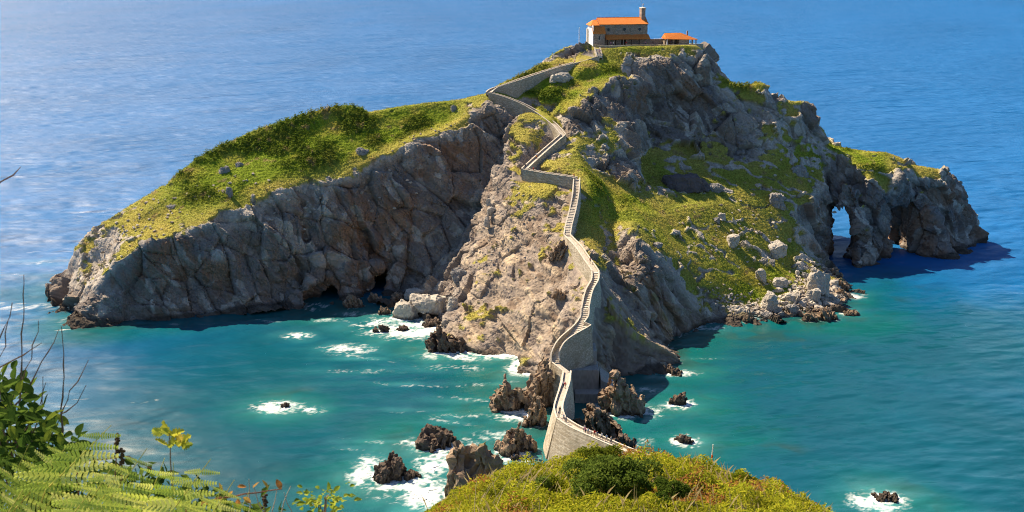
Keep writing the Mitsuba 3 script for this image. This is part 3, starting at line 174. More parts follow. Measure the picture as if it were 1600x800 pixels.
SURF = [(np.float64(-28.5),np.float64(337.8),np.float64(16.1),np.float64(1.3),0.5),(np.float64(-45.4),np.float64(360.3),np.float64(11.4),np.float64(1.5),0.45),(np.float64(-7.1),np.float64(337.8),np.float64(10.7),np.float64(1.6),0.5),(np.float64(-10.3),np.float64(325.0),np.float64(12.0),np.float64(1.5),0.45),(np.float64(-31.6),np.float64(295.6),np.float64(11.0),np.float64(1.2),0.45),(np.float64(-54.2),np.float64(369.5),np.float64(7.7),np.float64(1.6),0.45),(np.float64(-16.4),np.float64(308.5),np.float64(8.2),np.float64(1.3),0.5),(np.float64(-37.4),np.float64(291.5),np.float64(6.2),np.float64(1.2),0.45),(np.float64(-27.0),np.float64(317.7),np.float64(10.1),np.float64(1.2),0.4),(np.float64(-79.2),np.float64(399.7),np.float64(10.4),np.float64(1.4),0.4),(np.float64(-103.3),np.float64(396.1),np.float64(12.4),np.float64(1.1),0.35),(np.float64(56.8),np.float64(360.3),np.float64(7.6),np.float64(1.2),0.3),(np.float64(36.9),np.float64(332.6),np.float64(4.6),np.float64(2.1),0.5),(np.float64(21.3),np.float64(308.5),np.float64(3.3),np.float64(4.5),0.5),(np.float64(-50.9),np.float64(407.1),np.float64(8.5),np.float64(3.0),0.5),(np.float64(-3.2),np.float64(299.8),np.float64(6.4),np.float64(3.4),0.6),(np.float64(-12.6),np.float64(295.6),np.float64(4.7),np.float64(2.5),0.6),(np.float64(-16.7),np.float64(283.6),np.float64(6.1),np.float64(8.5),1),(np.float64(-5.7),np.float64(263.7),np.float64(8.5),np.float64(6.8),0.9),(np.float64(-20.2),np.float64(267.1),np.float64(7.2),np.float64(9.7),1),(np.float64(-32.8),np.float64(277.9),np.float64(5.2),np.float64(9.3),1),(np.float64(-25.9),np.float64(267.1),np.float64(7.2),np.float64(5.5),0.7),(np.float64(-15.6),np.float64(291.5),np.float64(9.4),np.float64(5.7),0.8),(np.float64(-25.3),np.float64(295.6),np.float64(2.8),np.float64(4.1),0.5),(np.float64(0.0),np.float64(285.5),np.float64(6.1),np.float64(5.5),0.9),(np.float64(2.5),np.float64(313.1),np.float64(7.5),np.float64(4.6),0.9),(np.float64(-32.5),np.float64(389.1),np.float64(14.2),np.float64(11.0),1),(np.float64(-41.3),np.float64(396.1),np.float64(10.3),np.float64(7.1),0.8),(np.float64(-48.4),np.float64(369.5),np.float64(7.7),np.float64(5.0),0.9),(np.float64(-67.0),np.float64(382.4),np.float64(5.0),np.float64(4.0),0.8),(np.float64(-11.4),np.float64(363.3),np.float64(15.3),np.float64(5.4),0.9),(np.float64(4.6),np.float64(351.5),np.float64(6.5),np.float64(8.0),0.9),(np.float64(-18.5),np.float64(351.5),np.float64(11.1),np.float64(3.4),0.5),(np.float64(-61.9),np.float64(319.6),np.float64(6.8),np.float64(4.8),1),(np.float64(-52.3),np.float64(317.7),np.float64(3.7),np.float64(3.3),0.7),(np.float64(29.5),np.float64(317.7),np.float64(8.1),np.float64(6.6),1),(np.float64(23.4),np.float64(327.5),np.float64(5.2),np.float64(8.0),0.9),(np.float64(36.8),np.float64(315.4),np.float64(3.0),np.float64(4.7),0.6),(np.float64(44.7),np.float64(321.6),np.float64(5.5),np.float64(4.8),0.9),(np.float64(42.7),np.float64(296.4),np.float64(3.8),np.float64(5.4),1),(np.float64(81.4),np.float64(260.4),np.float64(6.8),np.float64(5.9),1),(np.float64(46.6),np.float64(347.0),np.float64(7.3),np.float64(3.3),0.6),(np.float64(118.0),np.float64(429.1),np.float64(4.9),np.float64(4.1),0.8),(np.float64(110.6),np.float64(408.6),np.float64(5.5),np.float64(3.8),0.6),(np.float64(63.3),np.float64(391.2),np.float64(6.1),np.float64(3.5),0.5),(np.float64(-13.3),np.float64(313.1),np.float64(10.0),np.float64(2.3),0.35),(np.float64(-44.1),np.float64(348.7),np.float64(16.5),np.float64(2.8),0.3),(np.float64(-58.4),np.float64(399.7),np.float64(8.3),np.float64(2.9),0.4),(np.float64(33.1),np.float64(295.6),np.float64(2.5),np.float64(3.3),0.4),(np.float64(-143.8),np.float64(399.7),np.float64(6.3),np.float64(5.8),0.5),(np.float64(-181.8),np.float64(476.5),np.float64(9.8),np.float64(4.0),0.25),(np.float64(-179.6),np.float64(457.2),np.float64(7.1),np.float64(2.8),0.25),(np.float64(-160.1),np.float64(435.0),np.float64(6.8),np.float64(4.2),0.4),(np.float64(172.9),np.float64(494.3),np.float64(7.6),np.float64(2.2),0.2)]
FRONDS = [((-1.766,4.5,117.979),(-1.515,4.38,118.286)),((-1.986,4.7,117.793),(-1.751,4.58,118.14)),((-2.147,4.9,117.727),(-1.969,4.78,118.026)),((-1.571,4.3,117.904),(-1.329,4.18,118.265)),((-1.325,4.25,117.878),(-1.102,4.13,118.257)),((-1.153,4.1,117.929),(-0.975,3.98,118.235)),((-1.554,3.9,118.03),(-1.386,3.78,118.302)),((-1.799,4.0,118.003),(-1.645,3.88,118.25)),((-1.156,4.5,117.7),(-1.012,4.38,118.004)),((-1.318,3.7,118.065),(-1.198,3.58,118.319)),((-1.505,4.6,117.704),(-1.297,4.48,118.021)),((-1.793,4.2,117.828),(-1.63,4.08,118.143)),((-2.08,5.0,117.71),(-1.827,4.88,117.991)),((-1.725,4.9,117.699),(-1.598,4.78,117.994)),((-1.482,4.5,117.78),(-1.312,4.38,118.126)),((-1.315,4.4,117.804),(-1.228,4.28,118.144)),((-1.175,4.3,117.802),(-1.06,4.18,118.115)),((-1.614,4.2,117.903),(-1.423,4.08,118.255))]
TWIGS = [[(-2.141,5.2,117.859),(-2.095,5.2,118.268),(-2.045,5.2,118.607),(-2.045,5.2,118.635)],[(-1.995,5.3,117.848),(-1.951,5.3,118.205),(-1.945,5.3,118.38)],[(-2.094,5.4,117.777),(-1.97,5.4,118.051),(-1.872,5.4,118.201)],[(-2.309,5.5,117.892),(-2.178,5.5,118.046),(-2.031,5.5,118.307)],[(-2.282,5.2,118.124),(-2.203,5.2,118.225),(-2.088,5.2,118.288),(-2.002,5.2,118.34)],[(-2.269,5.3,118.235),(-2.201,5.3,118.366),(-2.148,5.3,118.489)],[(-2.269,5.4,118.924),(-2.193,5.4,118.999),(-2.14,5.4,119.035),(-2.097,5.4,119.06)],[(-2.276,5.5,117.767),(-2.16,5.5,117.923),(-2.117,5.5,118.077)],[(-2.251,5.2,118.153),(-2.158,5.2,118.325),(-2.131,5.2,118.445)],[(-2.296,5.3,117.818),(-2.188,5.3,118.058),(-2.094,5.3,118.235),(-2.039,5.3,118.409)],[(-2.137,5.4,117.777),(-2.043,5.4,117.93),(-1.946,5.4,117.997),(-1.891,5.4,118.076)],[(-2.235,5.5,117.736),(-2.142,5.5,117.923),(-2.122,5.5,118.058)]]
SHRUB_LEAVES = [(-1.938,5.129,117.884),(-2.137,4.936,118.172),(-2.235,5.088,117.803),(-2.278,5.575,117.607),(-2.017,4.949,118.114),(-2.21,5.082,117.969),(-2.03,5.466,117.71),(-2.218,5.063,118.065),(-2.086,5.019,117.93),(-2.219,5.306,118.068),(-2.238,5.647,117.99),(-2.462,5.661,117.644),(-2.093,5.092,117.834),(-2.013,5.271,117.896),(-2.303,5.454,117.841),(-2.245,5.471,117.749),(-2.16,5.479,117.667),(-2.06,5.343,117.775),(-2.114,5.222,117.767),(-2.47,5.648,117.887),(-1.99,5.322,117.794),(-2.084,4.985,118.1),(-2.455,5.642,118.014),(-2.09,5.17,117.94),(-2.148,5.453,117.789),(-2.186,5.063,118.241),(-2.421,5.609,118.014),(-2.231,5.444,117.992),(-2.08,5.465,117.672),(-2.32,5.597,117.682),(-2.065,5.153,117.917),(-2.422,5.567,117.858),(-2.351,5.378,117.916),(-2.141,5.342,117.899),(-2.048,4.937,118.142),(-2.116,4.952,118.016),(-2.268,5.339,117.867),(-2.26,5.638,117.972),(-2.147,5.055,117.953),(-2.318,5.381,118.096),(-1.966,5.389,117.732),(-2.145,5.508,117.893),(-2.309,5.604,117.61),(-2.001,4.948,118.172),(-2.208,5.333,118.105),(-2.236,5.199,117.798),(-2.026,4.954,117.96),(-1.94,5.284,117.885),(-2.094,4.957,117.913),(-2.065,5.052,117.95),(-2.241,5.446,117.96),(-2.211,5.346,117.72),(-2.0,5.108,118.015),(-2.364,5.668,117.617),(-2.27,5.279,117.835),(-2.198,5.554,118.016),(-2.335,5.699,117.662),(-1.981,5.425,117.832),(-2.092,4.956,118.169),(-2.088,4.946,117.951),(-2.15,4.912,117.913),(-2.376,5.68,117.783),(-2.103,5.125,118.007),(-1.913,4.967,117.859),(-2.042,5.423,117.839),(-2.061,4.955,118.203),(-2.151,5.095,117.851),(-2.149,5.539,117.61),(-2.053,4.971,118.061),(-2.11,5.49,117.892),(-2.125,5.15,118.157),(-2.288,5.534,118.019),(-1.815,4.953,117.903),(-2.255,5.485,117.892),(-1.953,5.091,117.855),(-1.877,5.069,117.87),(-1.915,4.917,117.965),(-2.335,5.523,117.933),(-2.14,5.42,117.92),(-1.983,5.0,117.868),(-2.06,5.037,118.163),(-2.171,5.628,117.67),(-2.249,5.239,118.099),(-2.153,5.082,117.943),(-2.405,5.652,117.831),(-2.071,5.529,117.704),(-2.008,4.93,118.138),(-1.947,4.909,117.932),(-2.156,5.125,118.064),(-2.33,5.696,117.974),(-2.305,5.381,117.761),(-2.121,5.355,117.944),(-1.906,5.254,117.874),(-2.375,5.562,117.622),(-2.101,5.285,117.914),(-2.105,5.282,117.844),(-2.201,5.445,118.059),(-2.025,5.268,117.879),(-2.197,5.134,117.868),(-2.273,5.391,118.003),(-2.306,5.641,117.743),(-2.057,5.121,118.07),(-2.227,5.188,118.095),(-2.38,5.483,117.694),(-1.99,4.914,118.126),(-1.959,4.901,118.148),(-2.26,5.168,118.032),(-2.377,5.556,117.953),(-2.203,5.352,117.962),(-2.144,5.685,117.722),(-2.224,5.622,117.795),(-2.113,5.564,117.796),(-1.989,4.98,117.885),(-2.117,5.004,117.915),(-1.908,5.171,117.866),(-2.318,5.37,118.146),(-2.177,5.543,117.794),(-2.073,5.104,118.052),(-2.164,5.348,117.838),(-2.157,4.93,118.087),(-2.01,4.983,118.021),(-2.287,5.303,118.059),(-2.096,5.613,117.665),(-2.216,5.14,117.917),(-2.297,5.353,117.891),(-2.26,5.378,118.0),(-2.078,5.167,117.911),(-2.232,5.224,118.138),(-1.924,5.03,117.946),(-2.203,5.331,117.781),(-2.15,5.169,118.0),(-2.072,5.265,117.857),(-2.105,4.945,118.228),(-2.338,5.368,117.737),(-2.194,5.332,117.92),(-2.197,5.016,117.957),(-1.979,5.282,117.877),(-2.173,5.112,117.828),(-2.028,5.357,117.914),(-1.955,5.088,117.999),(-2.101,4.922,118.079),(-2.169,5.262,117.946),(-2.212,5.285,117.742),(-2.294,5.312,117.882),(-2.277,5.571,117.913),(-2.319,5.512,117.942),(-2.212,5.477,117.796),(-2.285,5.545,117.808),(-2.015,5.527,117.734),(-1.997,5.418,117.685),(-2.231,5.13,117.829),(-2.147,5.314,118.049),(-2.197,5.009,118.0),(-2.046,5.392,117.788),(-2.211,5.356,118.023),(-2.02,5.004,117.941),(-1.858,4.996,117.854),(-2.295,5.699,117.799),(-1.913,5.222,117.801),(-2.316,5.468,117.859),(-2.272,5.371,117.964),(-1.992,5.416,117.797),(-2.352,5.432,117.984),(-2.203,5.32,118.103),(-1.87,4.989,117.936),(-2.156,4.943,117.989),(-2.147,5.432,118.021),(-2.41,5.63,117.831),(-1.932,4.983,118.066),(-2.067,5.238,117.78),(-2.165,5.564,117.895),(-1.833,4.998,117.88),(-2.297,5.531,117.923),(-2.171,5.485,117.825),(-2.406,5.63,117.627),(-2.062,5.632,117.691),(-2.192,5.038,117.837),(-2.017,5.067,117.883),(-2.016,5.112,117.891),(-2.21,5.332,117.698),(-2.197,5.27,117.777),(-2.148,5.449,117.774),(-2.255,5.362,118.037),(-2.343,5.693,118.049),(-1.997,5.245,117.746),(-2.129,5.028,118.062),(-2.192,5.543,117.844),(-2.043,5.275,117.728),(-2.161,4.947,118.142),(-1.971,4.913,117.903),(-2.062,5.033,117.99),(-2.366,5.586,117.638),(-2.058,5.456,117.909),(-2.199,5.532,117.762),(-2.062,5.317,117.775),(-2.192,5.052,118.24),(-2.206,5.682,117.782),(-2.297,5.551,118.02),(-1.949,5.007,117.963),(-2.231,5.51,117.674),(-1.978,5.108,117.835),(-2.222,5.486,118.068),(-2.101,5.637,117.755),(-2.403,5.649,117.732),(-2.214,5.264,118.116),(-1.995,5.383,117.783),(-1.997,5.138,117.974),(-2.138,4.996,118.07),(-1.862,4.95,117.97),(-2.421,5.506,117.761),(-2.075,4.935,117.922),(-2.266,5.618,117.69),(-2.045,5.027,117.9),(-2.08,5.034,117.845),(-2.245,5.313,118.03),(-2.209,5.329,118.116),(-2.031,5.236,117.951),(-1.983,5.188,117.76),(-2.243,5.543,117.727),(-2.354,5.695,117.803),(-2.068,5.164,117.985),(-2.074,5.16,118.044),(-2.452,5.636,117.843),(-2.103,5.158,118.182),(-2.417,5.627,117.695),(-2.152,5.608,117.656),(-2.378,5.637,117.619),(-2.173,5.212,118.057),(-2.145,5.032,117.837),(-2.322,5.69,117.762),(-2.163,5.27,117.989),(-1.982,5.172,117.841),(-2.34,5.407,117.842),(-2.32,5.544,117.771),(-2.193,5.613,117.881),(-2.077,4.989,117.949),(-2.142,5.237,118.028),(-2.283,5.33,117.829),(-2.306,5.409,117.841),(-2.104,5.122,117.971),(-1.952,5.25,117.775),(-1.992,5.119,118.057),(-2.174,5.367,117.858),(-2.327,5.346,117.946),(-2.467,5.675,117.643),(-2.069,5.236,117.929),(-2.117,5.632,117.697),(-2.208,5.421,117.806),(-2.112,5.046,118.02),(-2.252,5.251,117.855),(-2.277,5.535,117.826),(-2.067,4.976,118.049),(-1.976,5.315,117.913),(-2.205,5.56,117.926),(-2.119,5.155,117.899),(-1.978,5.186,117.94),(-2.042,5.022,117.925),(-2.158,5.215,118.057),(-2.189,5.307,117.829),(-2.43,5.676,117.7),(-2.362,5.631,118.011),(-2.022,4.993,118.08),(-2.41,5.645,117.969),(-2.063,5.183,118.015),(-2.16,5.627,117.77),(-2.42,5.687,117.792),(-2.091,5.087,118.03),(-2.24,5.505,117.841),(-2.292,5.333,118.084),(-2.23,5.443,118.082),(-1.998,5.224,117.76),(-1.891,5.157,117.809),(-2.266,5.557,117.929),(-2.126,5.164,117.789),(-2.274,5.361,117.836),(-2.211,5.498,117.672),(-2.389,5.662,118.037),(-2.101,4.998,118.212),(-2.11,5.56,117.831),(-2.257,5.426,117.685),(-2.125,5.356,117.942),(-1.955,5.384,117.842),(-2.104,5.543,117.744),(-2.119,5.181,117.894),(-2.16,5.295,117.727),(-2.029,5.247,118.032),(-2.113,4.995,117.872),(-1.906,5.036,117.957),(-2.063,4.928,118.073),(-2.286,5.436,117.653),(-1.943,5.274,117.783),(-2.052,5.346,117.759),(-1.88,5.036,117.904),(-2.11,5.027,118.082),(-2.304,5.303,118.146)]
SAPLING = [(-1.321,4.6,117.758),(-1.319,4.6,117.947),(-1.314,4.6,118.106),(-1.314,4.6,118.169)]
SAPLING_LEAVES = [(-1.361,4.6,118.172),(-1.336,4.6,118.179),(-1.287,4.6,118.169),(-1.268,4.6,118.132),(-1.302,4.6,118.127),(-1.249,4.6,118.117),(-1.346,4.6,118.132),(-1.319,4.6,118.179),(-1.276,4.6,118.148),(-1.295,4.6,118.159)]
BRAMBLE = [(-1.346,4.5,117.807),(-1.243,4.5,117.892),(-1.143,4.5,117.934),(-1.02,4.5,117.96),(-0.873,4.5,117.981)]
BRAMBLE_LEAVES = [(-1.104,4.5,117.984),(-1.068,4.5,117.965),(-1.023,4.5,117.992),(-0.97,4.5,117.999),(-0.933,4.5,117.999),(-0.882,4.5,117.997),(-1.009,4.5,117.937),(-1.041,4.5,117.923),(-1.163,4.5,117.923),(-1.198,4.5,117.908),(-1.113,4.5,117.944)]
BRIGHT_LEAVES = [(-0.823,5.287,117.599),(-0.843,5.173,117.631),(-0.802,4.855,117.762),(-0.725,5.248,117.675),(-0.77,4.98,117.727),(-0.844,5.291,117.623),(-0.824,5.252,117.492),(-0.8,5.211,117.624),(-0.834,5.152,117.651),(-0.867,5.049,117.681),(-0.925,5.199,117.575),(-0.851,4.894,117.795),(-0.886,4.991,117.696),(-0.792,5.174,117.662),(-0.776,5.141,117.664),(-0.851,4.857,117.696),(-0.764,5.096,117.628),(-0.834,5.081,117.729),(-0.846,4.901,117.785),(-0.911,5.29,117.61),(-0.754,4.839,117.702),(-0.743,4.982,117.711),(-0.886,4.964,117.756),(-0.751,5.078,117.722),(-0.749,4.915,117.718),(-0.86,4.82,117.815),(-0.817,4.824,117.765),(-0.742,5.173,117.565),(-0.888,5.111,117.681),(-0.788,5.24,117.636),(-0.758,4.988,117.717),(-0.711,4.942,117.704),(-0.825,4.861,117.807),(-0.842,5.288,117.516),(-0.783,4.812,117.749),(-0.807,5.131,117.458),(-0.812,4.824,117.784),(-0.902,5.018,117.675),(-0.788,5.099,117.657),(-0.819,5.08,117.598),(-0.844,5.297,117.545),(-0.77,5.153,117.651),(-0.826,5.112,117.585),(-0.809,4.821,117.799),(-0.843,4.983,117.713),(-0.762,5.293,117.575),(-0.752,4.939,117.633),(-0.822,5.056,117.631),(-0.84,5.009,117.711),(-0.685,5.096,117.686),(-0.821,5.104,117.554),(-0.848,4.949,117.724),(-0.808,4.891,117.732),(-0.72,5.146,117.661),(-0.708,4.807,117.812),(-0.8,5.135,117.619),(-0.772,4.978,117.757),(-0.792,4.953,117.658),(-0.892,4.847,117.762),(-0.738,4.824,117.835),(-0.762,4.9,117.762),(-0.747,4.964,117.651),(-0.812,5.179,117.63),(-0.847,5.166,117.547),(-0.739,4.904,117.691),(-0.799,4.809,117.784),(-0.829,4.804,117.838),(-0.889,5.167,117.561),(-0.756,4.944,117.717),(-0.864,4.968,117.757),(-0.683,5.077,117.688),(-0.835,4.904,117.735),(-0.73,4.865,117.762),(-0.792,5.234,117.571),(-0.895,5.13,117.649),(-0.779,5.037,117.748),(-0.759,4.91,117.675),(-0.789,4.894,117.753),(-0.836,4.805,117.692),(-0.829,5.185,117.653),(-0.861,5.03,117.634),(-0.839,5.214,117.628),(-0.912,5.092,117.729),(-0.796,5.257,117.481),(-0.698,5.069,117.694),(-0.763,5.027,117.637),(-0.771,5.145,117.642),(-0.811,5.173,117.602),(-0.746,5.079,117.629),(-0.764,4.863,117.642),(-0.755,4.982,117.7),(-0.821,4.903,117.771),(-0.693,5.162,117.701),(-0.744,4.822,117.722),(-0.809,4.89,117.756),(-0.861,5.109,117.616),(-0.944,5.181,117.551),(-0.879,5.195,117.567),(-0.745,5.059,117.682),(-0.881,5.131,117.647),(-0.671,5.132,117.648),(-0.81,4.843,117.716),(-0.781,5.206,117.626),(-0.802,4.928,117.727),(-0.882,4.88,117.761),(-0.85,5.24,117.604),(-0.78,4.955,117.766),(-0.774,5.059,117.726),(-0.729,5.131,117.642),(-0.739,4.91,117.73)]
SPIKES = [[(-1.587,4.7,117.82),(-1.562,4.7,117.984),(-1.546,4.7,118.124)],[(-1.554,4.7,117.82),(-1.541,4.7,117.957),(-1.531,4.7,118.06)],[(-0.989,4.7,117.71),(-0.983,4.7,117.793),(-0.98,4.7,117.859)]]
DEAD_TWIGS = [[(-1.056,5.0,117.534),(-1.056,5.0,117.652),(-1.091,5.0,117.774)],[(-1.024,5.0,117.534),(-1.016,5.0,117.652),(-0.995,5.0,117.757)],[(-0.991,5.0,117.534),(-0.975,5.0,117.652),(-0.935,5.0,117.768)],[(-0.931,5.0,117.534),(-0.934,5.0,117.652),(-0.96,5.0,117.739)],[(-1.827,5.0,117.826),(-1.783,5.0,117.884),(-1.607,5.0,117.904),(-1.499,5.0,117.835)],[(-1.128,5.0,117.563),(-1.109,5.0,117.681),(-1.108,5.0,117.803)]]
FINS = [[(27.188,354.0,21.009),(29.561,350.5,17.063),(33.819,350.0,12.261),(39.291,354.0,7.351),(44.822,356.0,3.586),(49.548,357.0,-0.088)],[(41.55,386.0,16.621),(44.008,382.0,13.179),(46.566,379.0,8.693),(48.428,377.0,4.361),(49.702,377.0,1.272)]]
# </land>


# ------------------------------------------------------------------ helpers
def rng(seed): return np.random.default_rng(seed)


def put(key, mesh, mat, smooth=False, **kw):
    scene[key] = mikit.ply(mesh, mat, smooth=smooth, **kw)
    return key


def tag(key, label=None, category=None, group=None, kind=None):
    d = {}
    if label: d['label'] = label
    if category: d['category'] = category
    if group: d['group'] = group
    if kind: d['kind'] = kind
    labels[key] = d
    return key


COUNT = {}


def numbered(name):
    n = COUNT.get(name, 0)
    COUNT[name] = n + 1
    return name if n == 0 else f'{name}_{n:03d}'


def densify(pts, step):
    out = [pts[0]]
    for a, b in zip(pts[:-1], pts[1:]):
        n = max(1, int(np.linalg.norm(np.subtract(b, a)[:3]) / step))
        for i in range(1, n + 1):
            out.append(np.add(a, np.subtract(b, a) * i / n))
    return np.array(out, float)


def surface_nets(f, origin, h):
    """the zero level of f (negative inside) as quads"""
    ins = f < 0
    c = np.zeros(tuple(s - 1 for s in f.shape), np.int8)
    for a, b, k in np.ndindex(2, 2, 2):
        c += ins[a:a + c.shape[0], b:b + c.shape[1], k:k + c.shape[2]]
    act = np.argwhere((c > 0) & (c < 8))
    idx = np.full(c.shape, -1, np.int32)
    idx[tuple(act.T)] = np.arange(len(act))
    corner = {o: f[act[:, 0] + o[0], act[:, 1] + o[1], act[:, 2] + o[2]] for o in np.ndindex(2, 2, 2)}
    acc, cnt = np.zeros((len(act), 3)), np.zeros(len(act))
    for o in np.ndindex(2, 2, 2):
        for ax in range(3):
            if o[ax] == 0:
                q = list(o); q[ax] = 1; q = tuple(q)
                fa, fb = corner[o], corner[q]
                m = (fa < 0) != (fb < 0)
                t = np.where(m, fa / np.where(m, fa - fb, 1), 0)
                p = np.repeat(np.array([o], float), len(act), 0)
                p[:, ax] = t
                acc += p * m[:, None]
                cnt += m
    v = (act + acc / cnt[:, None]) * h + origin
    quads = []
    for ax in range(3):
        sl0 = [slice(1, -1)] * 3; sl1 = [slice(1, -1)] * 3
        sl0[ax] = slice(0, -1); sl1[ax] = slice(1, None)
        a0, a1 = ins[tuple(sl0)], ins[tuple(sl1)]
        e = np.argwhere(a0 != a1)
        flip = a1[tuple(e.T)]
        e = e + [0 if k == ax else 1 for k in range(3)]
        b, k = (ax + 1) % 3, (ax + 2) % 3
        ring = []
        for db, dk in ((-1, -1), (0, -1), (0, 0), (-1, 0)):
            q = e.copy(); q[:, b] += db; q[:, k] += dk
            ring.append(idx[tuple(q.T)])
        ring = np.stack(ring, 1)
        ring[flip] = ring[flip][:, ::-1]
        quads.append(ring)
    return v, np.vstack(quads)


def split_quads(v, q):
    """each quad into four"""
    e = np.sort(np.stack([q, np.roll(q, -1, 1)], -1).reshape(-1, 2), 1)
    u, inv = np.unique(e[:, 0].astype(np.int64) * len(v) + e[:, 1], return_inverse=True)
    mid = (v[u // len(v)] + v[u % len(v)]) / 2
    cen = v[q].mean(1)
    n0, n1 = len(v), len(v) + len(mid)
    m = inv.reshape(-1, 4) + n0
    c = np.arange(len(q)) + n1
    out = np.concatenate([np.stack([q[:, i], m[:, i], c, m[:, i - 1]], 1) for i in range(4)])
    return np.vstack([v, mid, cen]), out


def vertex_normals(v, q):
    n = np.zeros_like(v)
    fn = np.cross(v[q[:, 2]] - v[q[:, 0]], v[q[:, 3]] - v[q[:, 1]])
    for k in range(4):
        np.add.at(n, q[:, k], fn)
    return n / np.maximum(np.linalg.norm(n, axis=1, keepdims=True), 1e-9)


def relax(v, q, it=1, lam=0.5):
    e = np.concatenate([np.stack([q[:, i], q[:, (i + 1) % 4]], 1) for i in range(4)])
    deg = np.bincount(e[:, 0], minlength=len(v)) + np.bincount(e[:, 1], minlength=len(v))
    for _ in range(it):
        acc = np.stack([np.bincount(e[:, 0], v[e[:, 1], k], len(v)) + np.bincount(e[:, 1], v[e[:, 0], k], len(v)) for k in range(v.shape[1])], 1)
        v = v + lam * (acc / np.maximum(deg, 1)[:, None] - v)
    return v


def cells(p, n, seed, metric=None):
    """Voronoi cells on a surface: (d1, d2, id, offset to the centre) in the metric's space"""
    q = p if metric is None else p @ np.asarray(metric, float).T
    g = rng(seed)
    c = q[g.choice(len(q), min(n, len(q)), replace=False)] + 0.0
    d, i = cKDTree(c).query(q, k=2, workers=-1)
    return d[:, 0], d[:, 1], i[:, 0], q - c[i[:, 0]]


def facets(p, n, seed, tilt, step, crack, width, metric=None):
    """blocky displacement: each cell its own level and tilt, cracks between"""
    d1, d2, i, o = cells(p, n, seed, metric)
    g = rng(seed + 1000)
    k = i.max() + 1
    lev = g.normal(0, step, k)
    slope = g.normal(0, tilt, (k, 3))
    return lev[i] + np.einsum('ij,ij->i', o, slope[i]) - crack * np.exp(-((d2 - d1) / width) ** 2), i


def lin(*c):
    return np.array(c, float)


def vmix(a, b, t):
    return a + (b - a) * np.clip(t, 0, 1)[:, None]


def sstep(a, b, x):
    t = np.clip((x - a) / (b - a), 0, 1)
    return t * t * (3 - 2 * t)


# ------------------------------------------------------------------ materials
def mat(key, color, rough=0.9, **kw):
    scene[key] = {'type': 'twosided', 'b': {'type': 'principled', 'base_color': {'type': 'rgb', 'value': list(color)} if not isinstance(color, dict) else color, 'roughness': rough, 'specular': kw.pop('specular', 0.25), **kw}}


VC = {'type': 'mesh_attribute', 'name': 'vertex_color'}
mat('ground_mat', VC, 0.95, specular=0.1)

# ------------------------------------------------------------------ islet terrain
pts, att = [], []
for name, rows in LAND.items():
    r = densify(np.array(rows, float), 3.0 if name != 'deep' else 15)
    pts.append(r)
pts = np.vstack(pts)
_, keep = np.unique(np.round(pts[:, :2] / 0.7), axis=0, return_index=True)
pts = pts[np.sort(keep)]
tri = Delaunay(pts[:, :2])
VOX = 0.8
X0, Y0, Z0 = -178.0, 326.0, -3.2
gx, gy, gz = np.arange(X0, 194, VOX), np.arange(Y0, 584, VOX), np.arange(Z0, 84, VOX)
GX, GY = np.meshgrid(gx, gy, indexing='ij')
field = LinearNDInterpolator(tri, pts[:, 2:], fill_value=-10)(np.stack([GX, GY], -1))
hmap = ndimage.gaussian_filter(field[..., 0], 0.9)
vegmap = ndimage.gaussian_filter(field[..., 1], 1.5)
earthmap = ndimage.gaussian_filter(field[..., 2], 2.5)


def height(x, y, order=1):
    return ndimage.map_coordinates(hmap, [(np.asarray(x) - X0) / VOX, (np.asarray(y) - Y0) / VOX], order=order, mode='nearest')


